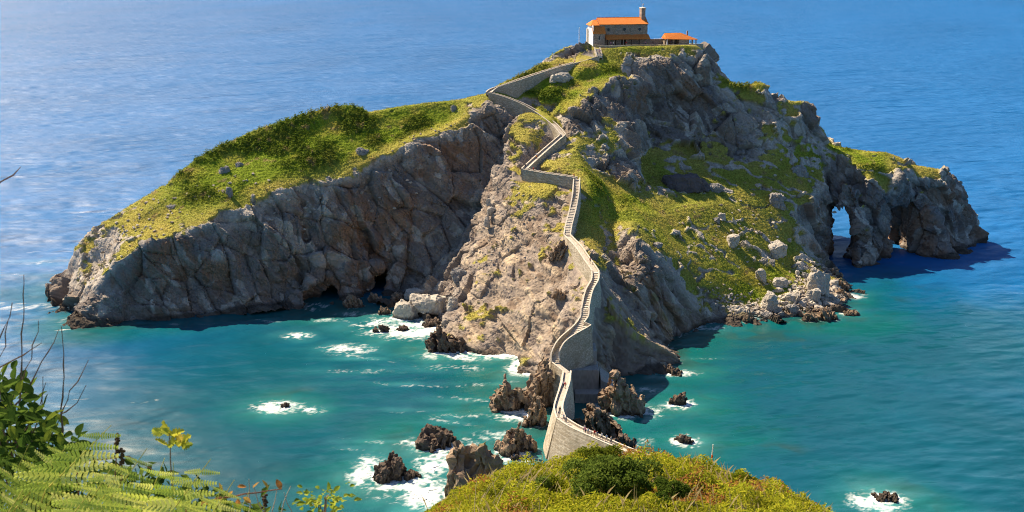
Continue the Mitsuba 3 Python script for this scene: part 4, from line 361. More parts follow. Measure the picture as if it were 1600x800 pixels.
def islet():
    g = rng(5)
    shape = (len(gx), len(gy), len(gz))

    def lowres(step, seed):
        n = [int(s * VOX / step) + 4 for s in shape]
        a = rng(seed).normal(0, 1, n)
        return a, step

    def sample(lr, X, Y, Z):
        a, step = lr
        return ndimage.map_coordinates(a, [X / step + 1, Y / step + 1, Z / step + 1], order=1, mode='nearest').astype(np.float32)
    gyh, gxh = np.gradient(hmap, VOX)[1], np.gradient(hmap, VOX)[0]
    steep = np.sqrt(1 + gxh ** 2 + gyh ** 2)
    f = np.empty(shape, np.float32)
    w1, w2 = lowres(7.0, 1), lowres(7.0, 2)
    for i0 in range(0, shape[0], 40):
        i1 = min(i0 + 40, shape[0])
        I, J, K = np.meshgrid(np.arange(i0, i1), np.arange(shape[1]), np.arange(shape[2]), indexing='ij')
        amp = np.clip(steep[i0:i1] - 1.2, 0, 2.2)[:, :, None] * 0.55
        dx, dy = amp * sample(w1, I * VOX, J * VOX, K * VOX), amp * sample(w2, I * VOX, J * VOX, K * VOX)
        hh = ndimage.map_coordinates(hmap, [I + dx / VOX, J + dy / VOX], order=1, mode='nearest')
        ff = (gz[K] - hh) / np.minimum(steep[i0:i1], 4)[:, :, None]
        # sea arches and caves: rounded tunnels; plus an unseen notch added for sunlight
        P = np.stack([gx[I], gy[J], gz[K]], -1)
        for a, b, ra, rb, tall in TUNNELS:
            a, b = np.array(a, float), np.array(b, float)
            if gx[i0] - 14 > max(a[0], b[0]) or gx[i1 - 1] + 14 < min(a[0], b[0]):
                continue
            d = b - a
            t = np.clip(((P - a) @ d) / (d @ d), 0, 1)
            off = P - (a + t[..., None] * d)
            off[..., 2] /= tall
            r = ra + (rb - ra) * t
            tun = r - np.sqrt((off ** 2).sum(-1)) + 0.5 * sample(w1, I * VOX * 2.3 % 200, J * VOX * 2.3 % 200, K * VOX * 2)
            ff = np.maximum(ff, tun)
        f[i0:i1] = ff
    v, q = surface_nets(f, np.array([X0, Y0, Z0]), VOX)
    q = q[(v[q][:, :, 2].max(1) > -2.6)]
    used, q = np.unique(q, return_inverse=True)
    v, q = v[used], q.reshape(-1, 4)
    v = relax(v, q, 2)
    v, q = split_quads(v, q)
    v = relax(v, q, 1)
    n = relax(vertex_normals(v, q), q, 6)
    n /= np.maximum(np.linalg.norm(n, axis=1, keepdims=True), 1e-9)
    gi = [(v[:, 0] - X0) / VOX, (v[:, 1] - Y0) / VOX]
    veg = ndimage.map_coordinates(vegmap, gi, order=1, mode='nearest')
    earth = np.clip(ndimage.map_coordinates(earthmap, gi, order=1, mode='nearest'), 0, 1)
    n1 = meshkit.fbm(v / 9.0, 3, 3)
    n2 = meshkit.fbm(v / 2.2, 3, 8)
    n3 = meshkit.fbm(v / 0.9, 2, 21)
    up = n[:, 2]
    cover = veg + 0.9 * (n1 - 0.5) + 1.0 * (n2 - 0.5) + 1.1 * (np.clip(up, 0, 0.9) - 0.62)
    ledge = 1 - np.abs(2 * meshkit.fbm(np.stack([v[:, 0] / 11 + v[:, 2] / 14, v[:, 1] / 16, v[:, 2] / 7], -1), 3, 37) - 1)
    cover = cover + (.2 - .58 * sstep(.89, .97, ledge)) * sstep(45, 60, v[:, 0]) * (v[:, 2] < 62)
    grass = sstep(0.42, 0.56, cover) * sstep(2.0, 5.0, v[:, 2] + 3 * n1)
    rock = 1 - grass
    # rock: big blocks, small blocks, chips; the bedding leans, so cells are long along one direction
    th = math.radians(28)
    bed = np.diag([1.0, 1.0, 0.6]) @ np.array([[math.cos(th), 0, math.sin(th)], [0, 1, 0], [-math.sin(th), 0, math.cos(th)]])
    area = 62000
    f1, c1 = facets(v, int(area / 75), 11, 0.30, 0.75, 0.8, 0.6, bed)
    f2, c2 = facets(v, int(area / 7), 12, 0.24, 0.28, 0.42, 0.3, bed)
    f3, c3 = facets(v, int(area / 1.6), 13, 0.25, 0.12, 0.18, 0.18, bed)
    hard = rock * (1 - 0.8 * earth) * (1 - .45 * sstep(.12, .4, veg)) * (1 - .5 * sstep(-112, -128, v[:, 0]) * sstep(.05, .2, veg))
    big = (n1 - 0.5) * 2.6
    f4, c4 = facets(v, int(area / 0.55), 14, 0.3, 0.07, 0.1, 0.1, bed)
    disp = hard * (np.clip(f1, -2.6, 2.6) * 1.2 + np.clip(f2, -1.3, 1.3) * .65 + np.clip(f3, -0.5, 0.5) * .7 + np.clip(f4, -.25, .25) * .8) + big * rock * (1 - 0.4 * earth)
    # bare earth: thin tilted beds that stand out as ribs, and runnels down the slope
    Ns = np.array([.66, .12, .74]); Us = np.array([.74, 0, -.66]); Ws = np.cross(Ns, Us)
    sv = np.stack([v @ Ns, v @ Us, v @ Ws], -1) + 1.6 * (n1[:, None] - .5) * [1, 0, 0]
    rib = meshkit.fbm(sv / [2.4, 16, 9], 3, 31)
    lay = 1 - np.abs(2 * meshkit.fbm(sv / [3.4, 26, 14], 3, 35) - 1)
    disp += hard * ((lay - .6) * 3.4)
    fine = 1 - np.abs(2 * meshkit.fbm(sv / [.9, 7, 5], 2, 32) - 1)
    run = meshkit.fbm(np.stack([v[:, 0] * .34, v[:, 1] * .12, v[:, 2] * .05], -1), 3, 33)
    gul = 1 - np.abs(2 * meshkit.fbm(np.stack([v[:, 0] * .085, v[:, 1] * .03, v[:, 2] * .012 + 3], -1), 3, 34) - 1)
    disp += rock * earth * ((rib - 0.5) * 2.6 + (fine - .5) * .45 + (run - .5) * 1.0 - gul ** 3 * 1.8 + (n2 - 0.5) * 0.45 + (n3 - 0.5) * 0.22 + np.clip(f4, -.25, .25) * .25)
    # low shrubs: domes
    d1, d2, ci, _ = cells(v, int(area / 1.7), 17)
    s1, _, si, _ = cells(v, int(area / 0.8), 18)
    bushy = sstep(0.36, 0.58, meshkit.fbm(v / 11.0, 3, 44)) * sstep(.55, .9, veg)
    hs = rng(3).uniform(0.2, 1.0, ci.max() + 1)[ci]
    dome = hs * np.clip(1 - (d1 / .9) ** 2, 0, 1)
    dome2 = np.clip(1 - (s1 / 0.6) ** 2, 0, 1)
    disp += grass * (0.15 + bushy * 1.0 * dome + 0.32 * dome2 * (0.3 + bushy) + (n3 - 0.5) * 0.35)
    # keep the way up clear
    pl = densify(np.array(PATH_LINE), 0.5)
    dpath, ip = cKDTree(pl[:, :2]).query(v[:, :2], workers=-1)
    clear = sstep(1.6, 4.5, dpath)
    terr = sstep(0.0, 3.0, np.maximum.reduce([28 - v[:, 0], v[:, 0] - 77, 503 - v[:, 1], v[:, 1] - 527]))
    v2 = v + n * (disp * np.where(v[:, 2] > 60, np.minimum(clear, np.maximum(terr, v[:, 2] < 78)), clear))[:, None]
    # colour
    r2 = rng(9)
    c1r, c2r = r2.uniform(0, 1, c1.max() + 1)[c1], r2.uniform(0, 1, c2.max() + 1)[c2]
    grey, blue, rust, brown, pale = lin(.195, .163, .14), lin(.125, .126, .138), lin(.205, .11, .062), lin(.255, .212, .175), lin(.44, .41, .365)
    big2 = meshkit.fbm(v / np.array([14, 14, 22]) + 5, 3, 51)
    streak = meshkit.fbm(np.stack([v[:, 0] * 0.7, v[:, 1] * 0.7, v[:, 2] * 0.10], -1), 3, 61)
    grit = meshkit.fbm(v / .55, 2, 62)
    col = vmix(np.broadcast_to(grey, v.shape), blue, c1r * 0.75 + c2r * 0.5 - 0.2)
    col = vmix(col, rust, sstep(0.44, 0.60, 0.55 * big2 + 0.45 * streak) * 0.85 * sstep(.55, .2, up) * sstep(.5, .2, veg))
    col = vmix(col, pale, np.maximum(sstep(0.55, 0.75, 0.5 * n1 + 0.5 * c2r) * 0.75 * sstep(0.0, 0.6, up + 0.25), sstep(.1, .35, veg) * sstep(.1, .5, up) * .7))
    col = vmix(col, lin(.16, .125, .10), sstep(.5, .7, streak) * .5 * (1 - earth))
    ecol = vmix(np.broadcast_to(brown, v.shape), lin(.20, .17, .155), sstep(.4, .6, run))
    ecol = vmix(ecol, lin(.17, .12, .085), sstep(.52, .62, meshkit.fbm(v / 6.0, 3, 63)) * .7)
    ecol = vmix(ecol, lin(.46, .37, .26), sstep(0.60, 0.68, rib) * 0.75)
    ecol = vmix(ecol, lin(.40, .34, .27), sstep(.72, .9, fine) * .35)
    col = vmix(col, ecol, earth * 0.95)
    wet = sstep(1.8, 0.5, v[:, 2] + 1.4 * (n1 - 0.5))
    col = vmix(col, lin(.05, .042, .035), wet * 0.85)
    lush, dry, dark = lin(.155, .215, .018), lin(.31, .26, .055), lin(.065, .095, .014)
    gcol = vmix(np.broadcast_to(lush, v.shape), dry, sstep(0.42, 0.68, 0.5 * n1 + 0.5 * meshkit.fbm(v / 5.0, 3, 71)) * 0.65)
    gcol = vmix(gcol, dark, sstep(0.3, 0.8, bushy * 0.65 + 0.35 * hs) * 0.75)
    gcol = vmix(gcol, lin(.33, .28, .08), sstep(0.85, 0.35, veg) * 0.65)
    gcol = vmix(gcol, lin(.24, .17, .09), sstep(.66, .74, meshkit.fbm(v / 3.2, 3, 72)) * .6)
    gcol = gcol * (0.55 + 0.9 * grit[:, None])
    col = vmix(col * (1 + (0.6 - .35 * earth[:, None]) * (grit[:, None] - .5)), gcol, grass)
    put('terrain', (v2, q), 'ground_mat', smooth=False, color=np.clip(col, 0, 1))
    tag('terrain', 'steep rocky islet with grassy slopes, grey cliffs and two sea arches', kind='structure')
    return v2, gcol, grass, bushy, np.where(v2[:, 2] > 1, n[:, 1], 1)


TUNNELS = [((123.8, 466, 5), (139, 532, 5), 5.8, 6.2, 2.8), ((158.5, 472, 4), (142, 530, 4), 8.0, 8.5, 2.0), ((147, 515, 4), (137, 538, 4), 8.0, 10, 8.0),  # last on this line: unseen open-topped notch added so sun reaches the second arch
           ((-66, 416, 0), (-63, 436, 0), 5.0, 3.5, 1.5), ((-49, 424, 1), (-45, 446, 1), 5.0, 4.0, 1.7)]
ISLET = islet()


def ground_cover():
    """tufts and sprays over the turf: short on grass, taller on scrub"""
    v, col, grass, bushy, ny = ISLET
    g = rng(950)
    pl = densify(np.array(PATH_LINE), .5)
    k = np.flatnonzero((grass > .55) & (ny < .45))
    k = k[cKDTree(pl[:, :2]).query(v[k][:, :2], workers=-1)[0] > 1.6]
    k = k[~((v[k, 0] > 28) & (v[k, 0] < 77) & (v[k, 1] > 503) & (v[k, 2] > 77))]
    k = g.choice(k, min(len(k), 150000), replace=False)
    b = bushy[k]
    n = len(k)
    hgt = g.uniform(.05, .3, n) + b * g.uniform(0, .75, n)
    p = v[k] + np.stack([g.normal(0, .15, n), g.normal(0, .15, n), hgt], 1)
    size = .38 + .3 * b
    c = col[k] * g.uniform(.75, 1.5, n)[:, None] * (1 + .3 * b[:, None] * (g.uniform(0, 1, n) < .3)[:, None])
    nrm = g.normal(0, 1, (n, 3)) + [0, 0, 1.1]
    nrm /= np.linalg.norm(nrm, axis=1, keepdims=True)
    d = np.cross(nrm, g.normal(0, 1, (n, 3))); d /= np.linalg.norm(d, axis=1, keepdims=True)
    w = np.cross(nrm, d)
    s = (size * g.uniform(.6, 1.2, n))[:, None]
    q = np.stack([p - d * s * .5, p + w * s * .3, p + d * s * .5, p - w * s * .3], 1).reshape(-1, 3)
    put('grass', (q, np.arange(4 * n).reshape(-1, 4)), 'cover_mat', color=np.clip(np.repeat(c, 4, 0), 0, 1))
    tag('grass', 'yellow-green turf and low scrub covering the slopes of the islet', 'grass', kind='stuff')


scene['cover_mat'] = {'type': 'principledthin', 'base_color': VC, 'roughness': .7, 'diff_trans': .6, 'eta': 1.2, 'spec_trans': 0.0}
ground_cover()

# ------------------------------------------------------------------ rocks
TONES = {'slab': (lin(.12, .10, .10), lin(.085, .075, .08)), 'pale': (lin(.40, .375, .335), lin(.30, .285, .26)), 'grey': (lin(.27, .26, .25), lin(.19, .19, .19)), 'brown': (lin(.30, .225, .16), lin(.15, .115, .09)),
         'dark': (lin(.15, .115, .09), lin(.07, .055, .05)), 'earth': (lin(.20, .15, .11), lin(.15, .12, .095))}


def rock_mesh(w, d, h, seed, tone, base, wet, grass_top=False):
    """a boulder: hull of scattered points, then faces broken up; stands on z = base"""
    g = rng(seed)
    low = tone in ('dark',) or w > 3.2 * h
    p = g.normal(0, 1, (26, 3))
    p[:, 2] = g.uniform(-1, 1, 26) * (1.2 if not low else .9)
    p /= np.linalg.norm(p, axis=1, keepdims=True)
    p = np.sign(p) * np.abs(p) ** 0.7 * g.uniform(0.72, 1.06, (26, 1))
    foot = p[:, 2] < .1
    p[foot, :2] *= 1.0 / np.maximum(np.linalg.norm(p[foot, :2], axis=1, keepdims=True), .35) * g.uniform(.88, 1.05, (foot.sum(), 1))
    sink = 0.25
    p *= [w / 2, d / 2, h * (1 + sink) / 2]
    m = manifold3d.Manifold.hull_points(p)
    if grass_top:                                    # a stack of leaning columns
        m = manifold3d.Manifold()
        for cx, cy, cw, top, low_ in ((-.27, .0, .42, .86, -.6), (.02, .08, .5, 1.0, -.6), (.28, -.02, .4, .74, -.6), (-.05, -.28, .46, .62, -.6), (.2, -.3, .34, .42, -.6), (-.34, -.2, .3, .5, -.6), (.36, .2, .36, .55, -.6)):
            q = g.uniform(-.5, .5, (30, 3))
            q[:, :2] = np.sign(q[:, :2]) * np.abs(q[:, :2] * 2) ** .5 * .5 * (1 - .22 * (q[:, 2:] + .5))
            q = q * [cw * w * 1.1, cw * d * 1.3, h * (top - low_) * .82] + [cx * w, cy * d, h * ((top + low_) * .5 - .36)]
            m += manifold3d.Manifold.hull_points(q)
    if tone in ('dark', 'brown', 'earth') and not grass_top and w > 2.0:   # leaning beds side by side
        m = manifold3d.Manifold()
        nb = int(np.clip(w / .9, 3, 8))
        lean = g.choice([-1, 1]) * g.uniform(.25, .5)
        for k in range(nb):
            x0 = ((k + .5) / nb - .5) * w * .84
            hh = h * (1.08 - .55 * abs(2 * (k + .5) / nb - 1) ** 1.3) * g.uniform(.72, 1.0) * (.82 if tone == 'dark' else 1)
            q = g.uniform(-.5, .5, (16, 3))
            q = np.sign(q) * np.abs(2 * q) ** .45 * .5
            tz = q[:, 2] + .5
            q = np.stack([q[:, 0] * w / nb * 1.5 * (1 - .25 * tz), q[:, 1] * d * g.uniform(.75, 1.1) * (1 - .32 * tz), tz * hh * 1.25 - .25 * h - h * .375], 1)
            q[:, 0] += x0 + lean * (q[:, 2] + .3 * h) * .6
            q[:, 1] += g.uniform(-.1, .1) * d
            m += manifold3d.Manifold.hull_points(q)
    size = (w * d * h) ** (1 / 3)
    m = m.refine_to_length(max(size / 15, 0.16)).to_mesh()
    t = trimesh.Trimesh(m.vert_properties[:, :3], m.tri_verts, process=True)
    trimesh.smoothing.filter_taubin(t, iterations=1)
    v, n = np.array(t.vertices), np.array(t.vertex_normals)
    off = g.uniform(0, 400, 3)
    th = g.uniform(-.6, .6)
    bed = np.diag([1, 1, 0.5]) @ np.array([[math.cos(th), 0, math.sin(th)], [0, 1, 0], [-math.sin(th), 0, math.cos(th)]])
    nn = max(12, int(26 * min(size / 3, 4)))
    f1, c1 = facets(v, nn, seed, .14, .03 * size, .05 * size, .06 * size, bed)
    f2, c2 = facets(v, nn * 6, seed + 1, .16, .014 * size, .025 * size, .035 * size, bed)
    rough = {'dark': 1.15, 'brown': 1.1, 'earth': 1.2, 'slab': .45, 'pale': .55, 'grey': .8}[tone]
    n1 = meshkit.fbm((v + off) / (0.5 * size), 3, 1)
    n2 = meshkit.fbm((v + off) / (0.16 * size + .1), 2, 2)
    lim = .16 * size
    v2 = v + n * (np.clip(rough * (f1 + f2) + (n1 - .5) * .14 * size + (n2 - .5) * .09 * size * rough, -lim, lim))[:, None]
    v2[:, 2] += h * (1 - sink) / 2
    if tone in ('dark', 'brown', 'earth'):
        st = v @ np.array([.62 * math.cos(th), .5, .6]) / (.16 * size)
        jag = 1 - np.abs(2 * meshkit.fbm(np.stack([st, v[:, 1] / size + off[0], v[:, 0] / size], -1), 3, seed) - 1)
        v2 += n * ((jag - .6) * .07 * size * (1 + .6 * (n[:, 2:3] > .3)[:, 0]))[:, None]
    a, b = TONES[tone]
    r = g.uniform(0, 1, c2.max() + 1)[c2]
    col = vmix(np.broadcast_to(a, v.shape), b, .6 * r + .9 * (n1 - .35)) * (.8 + .4 * n2[:, None])
    if grass_top:
        k = sstep(.62, .9, v2[:, 2] / h + .5 * (n1 - .5)) * sstep(.3, .6, n[:, 2]) * sstep(.4, .55, n2)
        col = vmix(col, lin(.17, .16, .03), k * .8)
    if wet:
        k = sstep(1.5, .3, v2[:, 2] + base + 1.2 * (n1 - .5))
        col = vmix(col, lin(.04, .035, .03), k * .8)
    return (v2, np.array(t.faces)), np.clip(col, 0, 1)


ROCK_AT = []
for k, (x, y, z, w, h, tone, cat, grp, lab) in enumerate(ROCKS):
    g = rng(700 + k)
    d = w * g.uniform(.7, .95)
    if cat == 'sea stack':
        d = w * .8
    if 'slanting' in lab or 'tilted slab' in lab:
        d = w * .55
    key = numbered(cat.replace(' ', '_'))
    (v, f), col = rock_mesh(w, d, h, 300 + k, tone, z, z < 1.2, cat == 'sea stack')
    if 'shaded left cliff' in lab or 'capping the middle' in lab:
        y += 1.6
    yaw = g.uniform(-.5, .5)
    if 'jagged' in lab:
        yaw = .75
    ry = .35 if 'slanting' in lab else 0
    c_, s_ = math.cos(yaw), math.sin(yaw)
    v = np.stack([v[:, 0] * c_ - v[:, 1] * s_, v[:, 0] * s_ + v[:, 1] * c_, v[:, 2] + v[:, 0] * ry * .5], 1) + [x, y + d * .42, z]
    put(key, (v, f), 'ground_mat', smooth=False, color=col)
    tag(key, lab, cat, grp)
    if z < 1.0:
        ROCK_AT.append((x, y + d * .42, w / 2, d / 2))

def fin(key, crest, near, far, seed, label, tones):
    """a blade of tilted beds: crest line with a steep face on each side, beds running along it"""
    c = smooth_pts(np.array(crest, float), .35)
    n, m = len(c), 46
    u = np.linspace(-1, 1, m)
    wide = sstep(0, 3, np.arange(n) * .35)[:, None] * .6 + .4
    taper = (.25 + .75 * sstep(0, 10, c[:, 2:3] + 1.5))
    f = np.where(u < 0, -u * near, u * far)[None] * taper * wide
    dx, dy = np.array([-.35, -.94]), np.array([.5, .87])
    side = np.where(u < 0, 1, 0)[None, :, None]
    off = f[..., None] * (side * dx + (1 - side) * dy)
    z = c[:, 2:3] + 1.0 - (np.abs(u)[None] ** .8) * (c[:, 2:3] + 3.5)
    P = np.concatenate([c[:, None, :2] + off, z[..., None]], -1)
    v = P.reshape(-1, 3)
    I = np.arange(n * m).reshape(n, m)
    q = np.stack([I[:-1, :-1], I[1:, :-1], I[1:, 1:], I[:-1, 1:]], -1).reshape(-1, 4)
    s_ = np.tile(np.abs(u) * np.where(u < 0, 1, 1.3), n) * 9 + 1.2 * meshkit.fbm(v / 3, 3, seed)
    along = np.repeat(np.arange(n) * .35, m)
    bed = 1 - np.abs(2 * meshkit.fbm(np.stack([s_ * 1.1, along / 9, 0 * s_ + seed], -1), 3, seed) - 1)
    nn = vertex_normals(v, q)
    if nn[:, 2].mean() < 0:
        q, nn = q[:, ::-1], -nn
    n3 = meshkit.fbm(v / .8, 3, seed + 3); n2 = meshkit.fbm(v / 2.5, 3, seed + 4)
    v2 = v + nn * ((bed - .5) * .9 + (n3 - .5) * .8 + (n2 - .5) * 1.0)[:, None]
    a, b, top = (lin(*t) for t in tones)
    col = vmix(np.broadcast_to(a, v.shape), b, bed * 1.3 - .2)
    col = vmix(col, lin(.29, .23, .17), sstep(.22, .05, np.tile(np.abs(u), n)) * .7)  # sunlit crest painted into the vertex colour, lighter than the flanks
    k = sstep(.34, .08, np.abs(np.tile(u, n) - .1)) * sstep(.42, .55, n2) * sstep(4, 8, v[:, 2])
    col = vmix(col, top, k)
    col = vmix(col, lin(.04, .035, .03), sstep(1.6, .4, v[:, 2] + n2) * .85)
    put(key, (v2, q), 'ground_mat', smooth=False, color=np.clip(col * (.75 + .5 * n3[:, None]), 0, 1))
    tag(key, label, 'outcrop')


def smooth_pts(p, step):
    s = np.r_[0, np.cumsum(np.linalg.norm(np.diff(p, axis=0), axis=1))]
    t = np.arange(0, s[-1], step)
    o = np.stack([np.interp(t, s, p[:, k]) for k in range(3)], 1)
    return ndimage.gaussian_filter1d(o, 4, axis=0, mode='nearest')


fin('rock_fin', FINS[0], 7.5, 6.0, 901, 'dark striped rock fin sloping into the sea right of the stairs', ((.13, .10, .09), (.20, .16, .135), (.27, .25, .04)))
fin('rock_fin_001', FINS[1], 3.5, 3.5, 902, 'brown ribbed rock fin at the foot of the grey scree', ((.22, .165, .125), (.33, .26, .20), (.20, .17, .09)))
def rubble():
    """small broken stones on the shores and on the bare left tip"""
    g = rng(800)
    base = []
    for k in range(6):
        q = g.normal(0, 1, (14, 3)); q /= np.linalg.norm(q, axis=1, keepdims=True)
        m = manifold3d.Manifold.hull_points(q * [1, g.uniform(.6, .9), g.uniform(.5, .8)] * g.uniform(.8, 1.1, (14, 1))).to_mesh()
        base.append((np.array(m.vert_properties[:, :3]), np.array(m.tri_verts)))
    spots = []
    for x0, y0, x1, y1, wid, n, lo, hi in RUBBLE:
        t = g.uniform(0, 1, n)
        x, y = x0 + (x1 - x0) * t + g.normal(0, wid, n), y0 + (y1 - y0) * t + g.normal(0, wid, n)
        spots.append(np.column_stack([x, y, g.uniform(lo ** .5, hi ** .5, n) ** 2]))
    vs, fs, cs, at = [], [], [], 0
    spots = np.vstack(spots)
    for (x, y, r), z in zip(spots, height(spots[:, 0], spots[:, 1])):
        if z < -.3:
            continue
        v, f = base[g.integers(6)]
        a = g.uniform(0, 6.3)
        R = np.array([[math.cos(a), -math.sin(a), 0], [math.sin(a), math.cos(a), 0], [0, 0, 1]])
        vs.append(v @ R.T * r + [x, y, max(z, 0) + r * .45]); fs.append(f + at); at += len(v)
        c = vmix(lin(.42, .39, .345)[None], lin(.24, .20, .165), np.array([g.uniform(0, 1) ** 1.5]))[0]
        if z < .25:
            c = c * lin(.62, .52, .45)
        cs.append(np.repeat(c[None] * g.uniform(.85, 1.1), len(v), 0))
    put('rubble', (np.vstack(vs), np.vstack(fs)), 'ground_mat', smooth=False, color=np.vstack(cs))
    tag('rubble', 'small pale broken stones between the boulders on both shores and on the bare left tip', 'stones', kind='stuff')


RUBBLE = [(68, 405, 88, 409, 2.4, 420, .2, .9), (88, 409, 112, 422, 4.2, 700, .25, 1.4), (108, 420, 116, 440, 3.0, 330, .25, 1.4), (100, 425, 112, 445, 4, 200, .2, 1.1), (-26, 392, -18, 402, 3, 160, .15, .7),
          (-150, 412, -118, 424, 6.5, 240, .2, .95), (-118, 424, -88, 436, 4, 50, .3, .9), (70, 425, 95, 425, 9, 90, .15, .6), (-40, 452, -8, 462, 3, 50, .2, .7), (-85, 424, -35, 446, 2.5, 70, .3, 1.0), (80, 440, 118, 478, 7, 45, .4, 1.3), (60, 430, 92, 452, 5, 22, .3, 1.0), (-10, 395, 2, 425, 5, 120, .2, .7)]
rubble()

# ------------------------------------------------------------------ sea
SXX = np.arange(-70, 100, .24)
SYY = np.arange(244, 405, .24)


def solid_map(X, Y):
    z = height(X, Y)
    inside = (X > X0 + 2) & (X < 190) & (Y > Y0 + 2) & (Y < 580)
    m = (z > 0) & inside
    for x, y, a, b in ROCK_AT:
        m |= ((X - x) / a) ** 2 + ((Y - y) / b) ** 2 < 1
    return m


def surf_field(X, Y, step):
    """amount of surf, lace pattern and threshold at world points"""
    ex, ey = np.arange(-90, 150, .5), np.arange(230, 440, .5)
    EX, EY = np.meshgrid(ex, ey, indexing='ij')
    dmap = ndimage.distance_transform_edt(~solid_map(EX, EY)) * .5
    dist = ndimage.map_coordinates(dmap, [(X - ex[0]) / .5, (Y - ey[0]) / .5], order=1, mode='nearest')
    P = np.stack([X, Y, 0 * X], -1)
    a1 = meshkit.fbm(P / 5.0, 4, 15)
    warp = 2.4 * (meshkit.fbm(P / 3.5, 3, 19)[..., None] - .5)
    web = 1 - np.abs(2 * meshkit.fbm(P / 3.0 + warp, 4, 16) - 1)
    web2 = 1 - np.abs(2 * meshkit.fbm(P / 1.2 + warp, 3, 18) - 1)
    amt = np.zeros_like(X)
    wig = 9 * (meshkit.fbm(P / 16, 3, 20) - .5)
    for j, (x, y, a, b, k) in enumerate(SURF):
        thin = float(np.clip(2.2 - b, 0, 1))
        yy = Y - y + thin * (wig + (.35 * math.sin(j * 2.3) + .15) * (X - x))
        r = np.sqrt(((X - x) / a) ** 2 + (yy / b) ** 2)
        amt = np.maximum(amt, k * (1 - .25 * thin) * np.clip(1.4 - r, 0, 1.0))
    shore = np.exp(-dist / 1.3) * (.4 + .6 * sstep(.1, .5, amt)) * (Y < 420)
    amt = np.maximum(amt * (.35 + 1.3 * (a1 - .2)), shore * .8)
    return amt, (.55 * web + .45 * web2), 1.17 - .56 * amt, solid_map(X, Y)


def grow(a, b, step, lo, hi, fine=None, f=1.14):
    mid = np.unique(np.round(np.concatenate([np.arange(a, b + step / 2, step)] + ([np.arange(fine[0], fine[1], fine[2])] if fine else [])), 3))
    if fine:
        mid = mid[~((mid > fine[0]) & (mid < fine[1]) & (np.abs((mid - fine[0]) / fine[2] - np.round((mid - fine[0]) / fine[2])) > 1e-3))]
    out, s, q = [], step, b
    while q < hi:
        s *= f; q += s; out.append(q)
    pre, s, q = [], step, a
    while q > lo:
        s *= f; q -= s; pre.append(q)
    return np.concatenate([pre[::-1], mid, out])


def sea():
    lim = (-252, 288, 108, 708)
    near_sheet = sea_sheet(grow(-210, 240, 1.2, lim[0], lim[1], (-70, 100, .42)), grow(170, 640, 1.2, lim[2], lim[3], (244, 405, .42)), lim, True)
    far_sheet = sea_sheet(np.unique(np.r_[grow(lim[0], lim[1], 60, -40000, 40000), lim[0], lim[1]]), np.unique(np.r_[grow(lim[2], lim[3], 60, -3000, 70000), lim[2], lim[3]]), lim, False)
    n = len(near_sheet[0])
    put('sea', (np.vstack([near_sheet[0], far_sheet[0]]), np.vstack([near_sheet[1], far_sheet[1] + n])), 'sea_mat', smooth=True, color=np.vstack([near_sheet[2], far_sheet[2]]))
    tag('sea', kind='structure')


